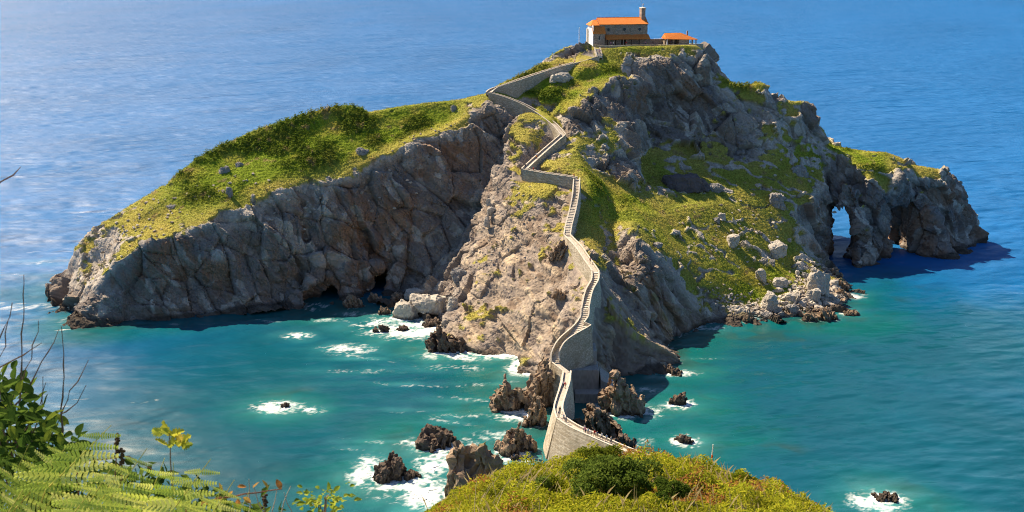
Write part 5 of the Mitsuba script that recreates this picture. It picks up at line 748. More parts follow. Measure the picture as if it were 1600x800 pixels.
def sea_sheet(xs, ys, lim, inner):
    if inner:
        xs, ys = np.clip(xs, lim[0], lim[1]), np.clip(ys, lim[2], lim[3])
        xs, ys = np.unique(np.r_[xs, lim[0], lim[1]]), np.unique(np.r_[ys, lim[2], lim[3]])
    X, Y = np.meshgrid(xs, ys, indexing='ij')
    near = (X > lim[0] + 1) & (X < lim[1] - 1) & (Y < lim[3] - 1) & (Y > lim[2] + 1)
    edge = sstep(0, 30, np.minimum.reduce([X - lim[0], lim[1] - X, Y - lim[2], lim[3] - Y]))
    # distance to the shore, on an even grid
    ex, ey = np.arange(-260, 300, 1.0), np.arange(100, 720, 1.0)
    EX, EY = np.meshgrid(ex, ey, indexing='ij')
    sol = solid_map(EX, EY)
    sol |= EY < 250 - 0.9 * np.abs(EX - 10)             # the mainland foot
    dist = ndimage.gaussian_filter(ndimage.distance_transform_edt(~sol), 1.5)
    ii = [(X - ex[0]), (Y - ey[0])]
    D = ndimage.map_coordinates(dist, ii, order=1, mode='nearest')
    P = np.stack([X, Y, 0 * X], -1)
    n1 = meshkit.fbm(P / 34, 4, 5); n2 = meshkit.fbm(P / 8, 3, 6); n3 = meshkit.fbm(P / 120, 3, 7)
    deep, mid, bay, shoal, reef = lin(.0015, .09, .275), lin(.0015, .062, .13), lin(.0008, .057, .09), lin(.001, .088, .088), lin(.016, .042, .034)
    north = sstep(395, 500, Y + 60 * (n1 - .5) + .15 * np.abs(X - 20))
    west = sstep(-75, -190, X + 40 * (n1 - .5) - .25 * (Y - 300)) 
    c = bay + (mid - bay) * np.clip(sstep(40, 130, D + 60 * (n1 - .5))[..., None], 0, 1)
    c = c + (deep - c) * np.maximum(north, west * .7)[..., None]
    sh = sstep(26, 2, D + 26 * (n1 - .5)) * (1 - north)
    c = c + (shoal - c) * (sh * .9)[..., None]
    rf = sstep(16, 1, D + 14 * (n2 - .5)) * sstep(.42, .6, n2) * 1.1
    # drowned reefs that show through the shallows
    for x, y, a, b in REEFS:
        rf = np.maximum(rf, sstep(1.15, .35, np.sqrt(((X - x) / a) ** 2 + ((Y - y) / b) ** 2) + .9 * (n2 - .5)) * .9)
    c = c + (reef - c) * (rf * .6 * sstep(.38, .6, n2) * (1 - north))[..., None]
    # milky green water round the surf
    aer = np.zeros_like(X)
    for x, y, a, b, k in SURF:
        aer = np.maximum(aer, k * np.exp(-(((X - x) / (a * 1.35)) ** 2 + ((Y - y) / (b * 1.5)) ** 2)))
    c = c + (lin(.05, .24, .25) - c) * (np.clip(aer * (.3 + 1.3 * (n2 - .25)), 0, 1) * .75)[..., None]
    c = c * (.75 + .3 * n1[..., None] + .2 * n2[..., None])
    amt, val, thr, _ = surf_field(X, Y, 1)
    cov = np.where(amt > .04, sstep(-.2, .16, val - thr) * sstep(.04, .2, amt), 0) * near
    c = c + (lin(.72, .78, .80) - c) * (cov * .9)[..., None]
    w = edge * sstep(0, 6, D)
    calm = .35 + .65 * np.maximum(north, west)
    Z = w * calm * (.55 * (meshkit.fbm(np.stack([X / 16 + Y / 60, Y / 9 - X / 40, 0 * X], -1), 3, 77) - .5) * 1.6 + .25 * (meshkit.noise(np.stack([X / 4, Y / 2.6, 0 * X], -1), 78) - .5))
    nx, ny = X.shape
    I = np.arange(nx * ny).reshape(nx, ny)
    q = np.stack([I[:-1, :-1], I[1:, :-1], I[1:, 1:], I[:-1, 1:]], -1).reshape(-1, 4)
    v = np.stack([X, Y, Z], -1).reshape(-1, 3)
    if not inner:
        m = v[q].mean(1)
        q = q[~((m[:, 0] > lim[0]) & (m[:, 0] < lim[1]) & (m[:, 1] > lim[2]) & (m[:, 1] < lim[3]))]
    return v, q, np.clip(c, 0, 1).reshape(-1, 3)


REEFS = [(-58, 328, 13, 9), (42, 327, 7, 5), (46, 298, 7, 5), (66, 291, 9, 5), (88, 268, 8, 6), (80, 383, 26, 9), (132, 425, 9, 6), (120, 408, 8, 6), (-20, 365, 10, 5), (-33, 395, 9, 5), (148, 440, 6, 5)]


def sheltered(x, y):
    """1 in the calm water behind the headland, 0 on the open sea"""
    w = 16 * (fbm(x / 45, y / 45, 2.0, 3) - .5)
    return smoothstep(-8, 34, (x + 165) * .78 - (404 - y) * .55 + w) * smoothstep(470, 400, y + w - dr.maximum(x, 0) * .15)


def sea_waves(p, n, uv):
    x, y = p.x, p.y
    u, v = x * 0.94 + y * 0.34, y * 0.94 - x * 0.34
    open_ = 1 - sheltered(x, y)
    h = mi.Float(0)
    for lam, a in ((90.0, .05), (30.0, .08), (11.0, .13)):
        h += (.12 + .88 * open_) * a * lam * noise(u * .5 / lam, v / lam, lam)
    for lam, a in ((4.0, .19), (1.6, .19), (0.6, .09)):
        h += (.7 + .3 * open_) * a * lam * noise(u * .55 / lam, v / lam, lam)
    return h


def sea_rough(p, n, uv):
    x, y = p.x, p.y
    s = sheltered(x, y)
    g = fbm((x * .94 + y * .34) / 42, (y * .94 - x * .34) / 26, 4.0, 4)
    return (.38 + .3 * g) * (1 - s) + (.14 + .2 * g) * s


scene['sea_mat'] = {'type': 'bumpmap', 'arbitrary': proc(sea_waves, eps=0.12), 'scale': 1.0,
                    'b': {'type': 'principled', 'base_color': VC, 'roughness': proc(sea_rough), 'eta': 1.33}}
sea()


def foam():
    X, Y = np.meshgrid(SXX, SYY, indexing='ij')
    amt, val, thr, sol = surf_field(X, Y, .24)
    on = (amt > .05) & (val > thr + .13) & ~sol
    Z = .08 + .5 * np.clip(val - thr - .13, 0, .5) + .2 * amt * np.clip(val - thr, 0, 1)
    I = np.arange(X.size).reshape(X.shape)
    q = np.stack([I[:-1, :-1], I[1:, :-1], I[1:, 1:], I[:-1, 1:]], -1)
    ok = on[:-1, :-1].astype(int) + on[1:, :-1] + on[1:, 1:] + on[:-1, 1:] >= 3
    q = q[ok]
    u, q = np.unique(q, return_inverse=True)
    v = np.stack([X, Y, np.maximum(Z, .08)], -1).reshape(-1, 3)[u]
    put('foam', (v, q.reshape(-1, 4)), 'foam_mat', smooth=True)
    tag('foam', 'white lacy sea foam washing round the rocks in the bay', 'foam', kind='stuff')


mat('foam_mat', (.82, .85, .86), 0.9, specular=.1)
foam()

# ------------------------------------------------------------------ the way up: paving, steps and parapet walls
def stonework(p, n, uv):
    """rubble masonry in rough courses"""
    s = p.x * 0.78 + p.y * 0.62
    row = p.z / .34 + .5 * noise(s / 1.3, p.z / 1.3)
    r = cell_r(dr.floor(s / .5 + 3.3 * dr.floor(row)), dr.floor(row))
    m = noise(s * 4, p.z * 4, p.y * 2)
    fx, fy = s / .5 + 3.3 * dr.floor(row), row
    e = dr.minimum(dr.minimum(fx - dr.floor(fx), 1 - fx + dr.floor(fx)), dr.minimum(fy - dr.floor(fy), 1 - fy + dr.floor(fy)))
    c = mix((.30, .26, .20), (.43, .395, .33), r) * (.75 + .5 * m)
    c = mix(c, mi.Color3f(.20, .17, .13), smoothstep(.14, .03, e) * .55)
    g = smoothstep(.55, .75, fbm(p.x / 2.5, p.y / 2.5, p.z / 3.5, 3))
    return mix(c, mi.Color3f(.20, .18, .13), g * .5)


cell_r = mikit.cell_rand
mat('masonry', proc(stonework), .95, specular=.1)
mat('coping', proc(lambda p, n, uv: mix((.40, .36, .30), (.56, .52, .46), fbm(p.x * 1.3, p.y * 1.3, p.z, 3))), .95, specular=.1)
mat('paving', proc(lambda p, n, uv: mix((.30, .27, .24), (.44, .41, .37), fbm(p.x * .9, p.y * .9, p.z, 3)) * (.85 + .3 * noise(p.x * 4, p.y * 4, 0))), .95, specular=.1)
mat('concrete', proc(lambda p, n, uv: mix((.20, .20, .20), (.33, .32, .30), fbm(p.x * .5, p.y * .5, p.z * .25, 4)) * (.8 + .4 * noise(p.x * 3, p.y * 3, p.z))), .95, specular=.1)

PL = np.array(PATH_LINE)
SECTIONS = [(0, 5, 'paving', .95, 'where the causeway leaves the mainland'), (5, 9, 'paving', .85, 'along the narrow causeway'), (9, 10, 'paving', .9, 'on the small platform at the foot of the stairs'),
            (10, 16, 'steps', .95, 'along the widening lower stairs'), (16, 20, 'steps', .85, 'along the second flight of stairs'), (20, 23, 'paving', .85, 'along the ramp halfway up'),
            (23, 27, 'steps', .85, 'along the long straight flight'), (27, 30, 'paving', .8, 'along the level stretch above the straight flight'), (30, 33, 'paving', .85, 'along the slanting leg of the zigzag'),
            (33, 38, 'paving', .85, 'along the curve up to the saddle'), (38, 44, 'paving', .9, 'along the ridge below the church'), (44, 45, 'steps', .9, 'beside the last steps to the terrace')]
tag('path', kind='structure')
paving_mb, step_list = [], []


def smooth_line(pts, step=.6):
    pts = np.asarray(pts, float)
    s = np.r_[0, np.cumsum(np.linalg.norm(np.diff(pts, axis=0), axis=1))]
    t = np.linspace(0, s[-1], max(3, int(s[-1] / step)))
    out = np.stack([np.interp(t, s, pts[:, k]) for k in range(3)], 1)
    if len(pts) > 2:
        k = min(3.5, len(out) / 6)
        sm = ndimage.gaussian_filter1d(out, k, axis=0, mode='nearest')
        w = np.clip(np.minimum(np.arange(len(out)), np.arange(len(out))[::-1]) / (2 * k + 1e-6), 0, 1)[:, None]
        out = out * (1 - w) + sm * w
    return out


def frame(line):
    t = np.gradient(line[:, :2], axis=0)
    t = ndimage.gaussian_filter1d(t, 1.0, axis=0, mode='nearest')
    t /= np.maximum(np.linalg.norm(t, axis=1, keepdims=True), 1e-9)
    return t, np.stack([-t[:, 1], t[:, 0]], 1)


def strip(rows):
    """closed band through cross-sections of four corners each: rows (n, 4, 3)"""
    n = len(rows)
    v = rows.reshape(-1, 3)
    q = []
    for i in range(n - 1):
        a, b = i * 4, i * 4 + 4
        for k in range(4):
            q.append([a + k, b + k, b + (k + 1) % 4, a + (k + 1) % 4])
    q += [[3, 2, 1, 0], [n * 4 - 4, n * 4 - 3, n * 4 - 2, n * 4 - 1]]
    return v, np.array(q)


def fix(v, q):
    q = np.asarray(q)
    t = trimesh.Trimesh(v, np.vstack([q[:, [0, 1, 2]], q[:, [0, 2, 3]]]), process=False)
    if t.volume < 0:
        t.invert()
    return t


TH = .27
for si, (a, b, kind, hw, where) in enumerate(SECTIONS):
    line = smooth_line(PL[a:b + 1])
    t, nrm = frame(line)
    s = np.r_[0, np.cumsum(np.linalg.norm(np.diff(line[:, :2], axis=0), axis=1))]
    right = np.full(len(line), hw)
    if si == 3:                                     # the lower stairs widen towards the sea side
        i14 = np.argmin(((line - PL[14]) ** 2).sum(1))
        i12, i15 = np.argmin(((line - PL[12]) ** 2).sum(1)), np.argmin(((line - PL[15]) ** 2).sum(1))
        s1 = .55 * s[i14] + .45 * s[i15]
        right = np.where(s < s1, hw + 2.5 * np.clip((s - s[i12]) / (s1 - s[i12]), 0, 1) ** 1.4, hw)
    if kind == 'paving':
        L, R = line[:, :2] + nrm * hw, line[:, :2] - nrm * right[:, None]
        z = line[:, 2:3]
        rows = np.stack([np.hstack([L, z]), np.hstack([R, z]), np.hstack([R, z - .6]), np.hstack([L, z - .6])], 1)
        paving_mb.append(fix(*strip(rows)))
    else:
        rise = line[-1, 2] - line[0, 2]
        k = max(2, int(rise / .34))
        lev = np.linspace(0, s[-1], k + 1)
        for j in range(k):
            m = (lev[j] + lev[j + 1]) / 2
            q = [np.interp(m, s, line[:, c]) for c in range(3)]
            tt = np.array([np.interp(m, s, t[:, c]) for c in range(2)])
            tt /= np.linalg.norm(tt)
            nn = np.array([-tt[1], tt[0]])
            rw = np.interp(m, s, right)
            run = lev[j + 1] - lev[j] + .06
            z = line[0, 2] + rise * (j + 1) / k
            c = [np.array(q[:2]) + tt * u * run / 2 + nn * w for u, w in ((-1, hw), (-1, -rw), (1, -rw), (1, hw))]
            v = np.array([[*p, zz] for zz in (z - .75, z) for p in c])
            step_list.append(fix(v, [[0, 3, 2, 1], [4, 5, 6, 7], [0, 1, 5, 4], [1, 2, 6, 5], [2, 3, 7, 6], [3, 0, 4, 7]]))
    for side in (1, -1):
        if si == 2 and side == -1:
            continue
        inner = line[:, :2] + nrm * (hw if side == 1 else -right[:, None])
        outer = inner + nrm * side * TH
        top = line[:, 2] + (.52 if side == 1 else .5)
        if si == 3 and side == -1:
            top = line[:, 2] + .7
        g = height(outer[:, 0] + nrm[:, 0] * side * 1.0, outer[:, 1] + nrm[:, 1] * side * 1.0)
        low = np.where(line[:, 1] < 327, -1.5, np.maximum(np.minimum(g, line[:, 2]) - 1.2, line[:, 2] - 9))
        low = ndimage.minimum_filter1d(low, 5)
        bat = .24 if (si < 2 and side == 1) else .10
        foot = outer + nrm * side * (bat * (top - low))[:, None]
        infoot = inner - nrm * side * .02
        rows = np.stack([np.column_stack([inner, top]), np.column_stack([outer, top]), np.column_stack([foot, low]), np.column_stack([infoot, low])], 1)
        key = numbered('parapet_wall')
        put(key, fix(*strip(rows)), 'masonry')
        cop = np.stack([np.column_stack([inner - nrm * side * .05, top + .1]), np.column_stack([outer + nrm * side * .06, top + .1]),
                        np.column_stack([outer + nrm * side * .06, top + .003]), np.column_stack([inner - nrm * side * .05, top + .003])], 1)
        put(key + '__coping', fix(*strip(cop)), 'coping')
        tag(key, f"pale rubble stone {'left' if side == 1 else 'right'} parapet {where}" if si != 2 else 'pale rubble stone parapet ' + where, 'wall')
put('path__paving', trimesh.util.concatenate(paving_mb), 'paving')
for j, m in enumerate(step_list):
    put('path__step' + (f'_{j:03d}' if j else ''), m, 'coping')

# ------------------------------------------------------------------ concrete buttress in steps on the sea side of the lower stairs
def box(x0, x1, y0, y1, z0, z1, cut=0.0):
    b = trimesh.creation.box(bounds=[[x0, y0, z0], [x1, y1, z1]])
    if cut:
        c = min(cut, (x1 - x0) / 3, (y1 - y0) / 3, (z1 - z0) / 3)
        p = []
        for sx in (x0, x1):
            for sy in (y0, y1):
                for sz in (z0, z1):
                    dx, dy, dz = (c if sx == x0 else -c), (c if sy == y0 else -c), (c if sz == z0 else -c)
                    p += [[sx + dx, sy + dy, sz], [sx + dx, sy, sz + dz], [sx, sy + dy, sz + dz]]
        b = trimesh.Trimesh(*[np.asarray(a) for a in (lambda m: (m.vert_properties[:, :3], m.tri_verts))(manifold3d.Manifold.hull_points(np.array(p)).to_mesh())], process=False)
    return b


def tube(points, radii, sides=6):
    p = np.asarray(points, float)
    t = np.gradient(p, axis=0)
    t /= np.linalg.norm(t, axis=1, keepdims=True) + 1e-12
    a = np.cross(t, np.where(np.abs(t[:, 2:]) < 0.9, [0, 0, 1.0], [1.0, 0, 0]))
    a /= np.linalg.norm(a, axis=1, keepdims=True) + 1e-12
    b, ang = np.cross(t, a), np.arange(sides) * 2 * np.pi / sides
    r = np.broadcast_to(radii, (len(p),))
    v = (p[:, None] + r[:, None, None] * (np.cos(ang)[None, :, None] * a[:, None] + np.sin(ang)[None, :, None] * b[:, None])).reshape(-1, 3)
    f = []
    for i in range(len(p) - 1):
        for j in range(sides):
            f.append([i * sides + j, i * sides + (j + 1) % sides, (i + 1) * sides + (j + 1) % sides, (i + 1) * sides + j])
    f = np.array(f)
    f = np.vstack([f[:, [0, 1, 2]], f[:, [0, 2, 3]]])
    n = len(v)
    v = np.vstack([v, p[:1], p[-1:]])
    caps = [[n, (j + 1) % sides, j] for j in range(sides)] + [[n + 1, n - sides + j, n - sides + (j + 1) % sides] for j in range(sides)]
    return trimesh.Trimesh(v, np.vstack([f, caps]), process=False)


cat = trimesh.util.concatenate
tag('buttress', 'stepped grey concrete buttress in shade below the lower stairs', 'buttress')
for k, (x0, x1, y0, y1, z0, z1) in enumerate([(15.2, 23.0, 330.6, 338, 3, 12.0), (15.6, 23.4, 326.4, 334, 0, 8.0), (16.8, 23.8, 322.6, 331, -2, 2.6)]):
    put('buttress__tier' + (f'_{k:03d}' if k else ''), box(x0, x1, y0, y1, z0, z1, .12), 'concrete')
put('buttress__slab', fix(np.array([[23.9, 326, -1], [31, 328, -1], [31, 334, -1], [23.9, 334, -1], [23.9, 325.4, 5.5], [30.5, 328, .8], [31, 334, 1.2], [23.9, 334, 6.5]]), [[0, 3, 2, 1], [4, 5, 6, 7], [0, 1, 5, 4], [1, 2, 6, 5], [2, 3, 7, 6], [3, 0, 4, 7]]), 'concrete')

# ------------------------------------------------------------------ church, shelter, terrace
def tiles(p, n, uv):
    u, w = p.x * .985 + p.y * .17, p.z * 2.3 - p.y * .35
    r = mikit.cell_rand(dr.floor(u / .25), dr.floor(w / .4))
    wave = .5 + .5 * dr.cos(u / .25 * 6.2832)
    return mix((.62, .17, .035), (.78, .27, .065), .5 * r + .5 * fbm(p.x / 1.5, p.y / 1.5, p.z, 3)) * (.72 + .32 * wave)


mat('roof_tile', proc(tiles), .85, specular=.15)
def wallstone(p, n, uv):
    s = p.x * .985 + p.y * .17
    row = dr.floor(p.z / .3)
    r = mikit.cell_rand(dr.floor(s / .45 + 3.7 * row), row, dr.floor(p.y / 3))
    return mix((.21, .17, .135), (.37, .315, .26), r) * (.8 + .4 * noise(p.x * 3, p.y * 3, p.z * 3))


mat('wall_stone', proc(wallstone), .95, specular=.1)
mat('white_wash', proc(lambda p, n, uv: mix((.70, .72, .73), (.82, .83, .83), fbm(p.x, p.y, p.z * .5, 3))), .9, specular=.1)
mat('dark_wood', (.05, .035, .025), .8)
mat('glass_dark', (.02, .022, .025), .25, specular=.5)
mat('light_stone', (.50, .46, .40), .9, specular=.1)
mat('metal_grey', (.42, .43, .44), .45, metallic=.6)


def prism(profile, x0, x1, axis='x'):
    """polygon in (y, z) swept along x, or in (x, z) swept along y"""
    m = trimesh.creation.extrude_polygon(shapely.Polygon(profile), x1 - x0, engine='earcut')
    v = np.array(m.vertices)
    m.vertices = np.stack([v[:, 2] + x0, v[:, 0], v[:, 1]], 1) if axis == 'x' else np.stack([v[:, 0], v[:, 2] + x0, v[:, 1]], 1)
    if m.volume < 0:
        m.invert()
    return m


def hull(p):
    m = manifold3d.Manifold.hull_points(np.array(p, float)).to_mesh()
    return trimesh.Trimesh(m.vert_properties[:, :3], m.tri_verts, process=False)


YAW = math.radians(10)
def placed(mesh, origin, yaw=YAW):
    m = mesh.copy()
    v = np.array(m.vertices)
    c_, s_ = math.cos(yaw), math.sin(yaw)
    m.vertices = np.stack([v[:, 0] * c_ - v[:, 1] * s_, v[:, 0] * s_ + v[:, 1] * c_, v[:, 2]], 1) + origin
    return m


CH = [34.4, 507.6, 79.9]


def ch(key, mesh, m, smooth=False):
    put('church__' + key, placed(mesh, CH), m, smooth)


tag('church', 'stone church with orange tiled roofs and slim bell tower on the summit', 'church')
L_ = 19.3
ch('wall', box(0, L_, 0, 8, -1.5, 8.3), 'wall_stone')
ch('gable', prism([(0.02, 8.3), (4, 10.4), (7.98, 8.3)], 0.02, L_ - .02), 'wall_stone')
def gable_roof(x0, x1, y0, y1, z0, rise, over, th):
    ym = (y0 + y1) / 2
    sl = rise / (ym - y0)
    return cat([prism([(y0 - over, z0 - over * sl + .02), (ym, z0 + rise + .02), (ym, z0 + rise + th), (y0 - over, z0 - over * sl + th)], x0 - over * .5, x1 + over * .5),
                prism([(ym, z0 + rise + .02), (y1 + over, z0 - over * sl + .02), (y1 + over, z0 - over * sl + th), (ym, z0 + rise + th)], x0 - over * .5, x1 + over * .5)])
ch('roof', gable_roof(0, L_, 0, 8, 8.3, 2.1, .5, .22), 'roof_tile')
ch('roof__ridge', tube([[-.3, 4, 10.62], [L_ / 2, 4, 10.62], [L_ + .3, 4, 10.62]], .14), 'roof_tile')
# chancel at the left end with a hipped roof and the white end wall
ch('chancel_wall', box(-2.9, -.01, .5, 7.5, -1.5, 7.9), 'wall_stone')
ch('end_wall', box(-3.1, -2.91, -1.6, 7.6, -1.5, 7.85), 'white_wash')
labels['church__end_wall'] = {'label': 'white washed left end wall of the church in full sun'}
ch('chancel_roof', hull([[-3.7, -.1, 7.7], [-3.7, 8.1, 7.7], [-.26, -.1, 7.7], [-.26, 8.1, 7.7], [-1.9, 4, 9.8], [-.26, 4, 9.8], [-3.7, -.1, 7.9], [-3.7, 8.1, 7.9], [-.26, -.1, 7.9], [-.26, 8.1, 7.9]]), 'roof_tile')
ch('corner_stones', box(-3.6, -3.11, 6.2, 7.8, -1.5, 6.2, .08), 'light_stone')
# side chapel in front
ch('chapel_wall', box(-2.9, 1.6, -1.8, .49, -1.5, 5.0), 'wall_stone')
ch('chapel_roof', prism([(-2.3, 4.75), (-2.3, 4.97), (.02, 7.5), (.02, 7.2)], -3.3, 1.9), 'roof_tile')
ch('chapel_window', cat([box(-.95, -.35, -1.86, -1.7, 2.4, 3.5), trimesh.creation.cylinder(.3, .16, sections=16, transform=trimesh.transformations.rotation_matrix(math.pi / 2, [1, 0, 0])).apply_translation([-.65, -1.78, 3.5])]), 'glass_dark')
ch('chapel_window__frame', cat([box(-1.1, -.96, -1.9, -1.75, 2.3, 3.6), box(-.34, -.2, -1.9, -1.75, 2.3, 3.6), box(-1.1, -.2, -1.93, -1.75, 2.15, 2.29)]), 'light_stone')
# round windows
for k, x in enumerate((3.4, 9.9, 16.0)):
    nm = 'window' + (f'_{k:03d}' if k else '')
    rot = trimesh.transformations.rotation_matrix(math.pi / 2, [1, 0, 0])
    ch(nm, trimesh.creation.cylinder(.6, .1, sections=24, transform=rot).apply_translation([x, -.03, 6.2]), 'glass_dark')
    ch(nm + '__frame', trimesh.creation.annulus(.6, .8, .26, sections=24, transform=rot).apply_translation([x, -.1, 6.2]), 'wall_stone')
for k, x in enumerate((6.9, 13.0)):
    ch('pilaster' + (f'_{k:03d}' if k else ''), box(x - .45, x + .45, -.32, -.003, 3.9, 8.2), 'wall_stone')
# porch along the front
ch('porch_roof', prism([(-3.0, 2.55), (-3.0, 2.75), (-.005, 4.25), (-.005, 3.98)], 1.95, L_ + .35), 'roof_tile')
for k, x in enumerate((2.5, 5.7, 8.9, 12.1, 15.3, 19.1)):
    ch('porch_post' + (f'_{k:03d}' if k else ''), box(x - .16, x + .16, -2.8, -2.48, -1, 2.72), 'wall_stone' if k in (2, 5) else 'dark_wood')
ch('porch_beam', box(2.2, L_ + .2, -2.84, -2.6, 2.45, 2.66), 'dark_wood')
ch('door', box(8.6, 10.6, -.12, .05, -.2, 2.9), 'dark_wood')
ch('door__frame', cat([box(8.4, 8.6, -.16, .05, -.2, 3.1), box(10.6, 10.8, -.16, .05, -.2, 3.1), box(8.6, 10.6, -.16, .05, 2.9, 3.1)]), 'light_stone')
# bell tower
ch('bell_tower', cat([box(17.4, 18.95, 2.4, 5.6, 8.0, 13.9, .06), box(17.25, 19.1, 2.25, 5.75, 13.9, 14.25, .05)]), 'wall_stone')
ch('bell_tower__cap', hull([[17.25, 2.25, 14.26], [19.1, 2.25, 14.26], [17.25, 5.75, 14.26], [19.1, 5.75, 14.26], [18.2, 4, 14.7]]), 'light_stone')
ch('bell_tower__cross', cat([box(18.32, 18.5, 3.9, 4.1, 14.6, 16.0), box(18.0, 18.82, 3.9, 4.1, 15.35, 15.55)]), 'light_stone')
ch('mast', tube([[17.9, 4.3, 14.4], [17.9, 4.3, 16.5], [17.9, 4.3, 19.0]], .04), 'metal_grey')

SH = [60.9, 509.6, 79.9]
def sh(key, mesh, m):
    put('shelter__' + key, placed(mesh, SH), m)


tag('shelter', 'low stone shelter with orange tiled roof at the cliff edge right of the church', 'shelter')
sh('wall', cat([box(0, 9.2, 4.8, 5.2, -1, 2.6), box(5.6, 9.2, 0, 4.79, -1, 2.5), box(.001, .4, 2.6, 4.79, -1, 2.6)]), 'wall_stone')
sh('roof', hull([[-.5, -.7, 2.35], [-.5, 5.8, 2.35], [12.6, -.7, 2.0], [12.6, 5.8, 2.0], [-.5, -.7, 2.52], [-.5, 5.8, 2.52], [12.6, -.7, 2.15], [12.6, 5.8, 2.15], [-.2, 2.6, 4.6], [6.6, 2.6, 4.6]]), 'roof_tile')
sh('end_beam', box(-.46, -.3, .2, 5.0, 2.55, 2.75), 'light_stone')
for k, (x, y) in enumerate(((.25, .2), (2.9, .2), (5.3, .2), (10.6, .2), (12.1, .2), (12.1, 4.8))):
    sh('post' + (f'_{k:03d}' if k else ''), box(x - .2, x + .2, y - .2, y + .2, -1, 2.4, .04), 'white_wash' if k == 0 else 'wall_stone')
sh('chimney', box(9.3, 9.75, 3.4, 3.9, 2.9, 5.3, .04), 'wall_stone')

ED = smooth_line([[31.5, 501.6, 79.9], [40, 500.9, 79.9], [52, 502.2, 79.9], [64, 504.2, 79.9], [75, 507.4, 79.9]], 1.2)
tE, nE = frame(ED)
rows = np.stack([np.column_stack([ED[:, :2] + nE * .2, ED[:, 2] + .75]), np.column_stack([ED[:, :2] - nE * .2, ED[:, 2] + .75]), np.column_stack([ED[:, :2] - nE * .25, ED[:, 2] - 2.2]), np.column_stack([ED[:, :2] + nE * .2, ED[:, 2] - 2.2])], 1)
put('terrace_wall', fix(*strip(rows)), 'masonry')
tag('terrace_wall', 'low grey stone parapet along the cliff edge in front of the church', 'wall')
put('terrace_wall_001', placed(box(20, 27.5, 3.4, 3.8, -.6, 1.9, .04), CH), 'wall_stone')
tag('terrace_wall_001', 'higher stone wall joining the church to the shelter', 'wall')
put('terrace_wall_001__coping', placed(box(19.9, 27.5, 3.25, 3.95, 1.903, 2.05), CH), 'light_stone')
tag('flagpole', 'slim white flagpole on the rocky knob left of the church', 'flagpole')
FP = np.array([26.2, 505.5, 79.0])
put('flagpole__pole', tube([FP, FP + [0, 0, 4], FP + [0, 0, 8.2]], [.15, .13, .1], 8), 'white_wash')
put('flagpole__base', box(FP[0] - .35, FP[0] + .35, FP[1] - .35, FP[1] + .35, FP[2] - .8, FP[2] + .25, .05), 'light_stone')

# ------------------------------------------------------------------ people on the way up
def bone(a, b, ra, rb):
    p = []
    for c, r in ((a, ra), (b, rb)):
        p.append(trimesh.creation.icosphere(1, r).vertices + c)
    return manifold3d.Manifold.hull_points(np.vstack(p))


def person_mesh(seed):
    g = rng(seed)
    st = g.uniform(.05, .22)
    J = dict(hipL=[-.09, 0, .92], hipR=[.09, 0, .92], knL=[-.1, st, .5], knR=[.1, -st * .5, .5], anL=[-.1, st, .07], anR=[.1, -st * 1.3, .1],
             pel=[0, 0, .95], ch=[0, -.01, 1.3], nk=[0, 0, 1.5], hd=[0, .02, 1.63], shL=[-.19, 0, 1.42], shR=[.19, 0, 1.42], elL=[-.26, -.04, 1.14], elR=[.26, .05, 1.14], haL=[-.25, .1, .9], haR=[.25, .17, .92])
    J = {k: np.array(v, float) for k, v in J.items()}
    m = bone(J['pel'], J['ch'], .15, .17) + bone(J['ch'], J['nk'], .15, .06) + bone(J['nk'], J['hd'], .06, .105) + bone(J['hd'], J['hd'] + [0, .01, .05], .1, .09)
    m += bone(J['shL'], J['shR'], .075, .075)
    for s in 'LR':
        m += bone(J['pel'], J['hip' + s], .13, .11) + bone(J['hip' + s], J['kn' + s], .1, .065) + bone(J['kn' + s], J['an' + s], .062, .045) + bone(J['an' + s], J['an' + s] + [0, .16, -.03], .045, .035)
        m += bone(J['sh' + s], J['el' + s], .058, .045) + bone(J['el' + s], J['ha' + s], .043, .034) + bone(J['ha' + s], J['ha' + s] + [0, .04, -.09], .036, .026)
    q = m.to_mesh()
    t = trimesh.Trimesh(q.vert_properties[:, :3], q.tri_verts)
    return t


hair = trimesh.creation.icosphere(2, .112)
hair.vertices = hair.vertices * [1, 1, .95] + [0, -.012, 1.68]
hair = hair.slice_plane([0, 0, 1.655], [0, -.55, .85])
SHIRT = [('red', (.55, .03, .03)), ('white', (.75, .75, .75)), ('orange', (.7, .25, .03)), ('dark blue', (.03, .05, .16)), ('pink', (.62, .25, .32)), ('black', (.02, .02, .022)), ('pale blue', (.3, .42, .6)), ('grey', (.3, .3, .31))]
bodies = {}
for k, (nm, c) in enumerate(SHIRT):
    t = person_mesh(50 + k)
    z = np.array(t.vertices)[:, 2]
    col = np.where(z[:, None] < .95, lin(.04, .05, .09) if k % 3 else lin(.35, .30, .22), np.where(z[:, None] > 1.5, lin(.5, .33, .24), lin(*c)))
    col = np.where(((np.abs(np.array(t.vertices)[:, :1]) > .22) & (z[:, None] < 1.1)) | ((k % 2 == 0) & (z[:, None] < .5) & (z[:, None] > .12)), lin(.5, .33, .24), col)
    bodies[nm] = mikit.ply(t, 'ground_mat', smooth=True, color=col)
mat('hair_mat', (.03, .02, .014), .6)
hair_ply = mikit.ply(hair, 'hair_mat', smooth=True)
SPOT = ['on the deck below the platform'] * 2 + ['in the group at the bend of the causeway'] * 4 + ['on the causeway by the near hill'] * 9 + ['on the slanting leg of the zigzag'] * 2 + ['at the lower turn of the zigzag'] * 2 + ['at the top of the straight flight'] + ['on the ramp halfway up'] + ['on the ridge path'] * 2 + ['near the last steps to the terrace']
pick = [1, 0, 5, 3, 1, 7, 1, 4, 6, 1, 0, 3, 1, 6, 7, 2, 1, 5, 0, 0, 0, 3, 4, 4]
ORD = ['', 'second ', 'third ', 'fourth ']
seen = {}
gP = rng(77)


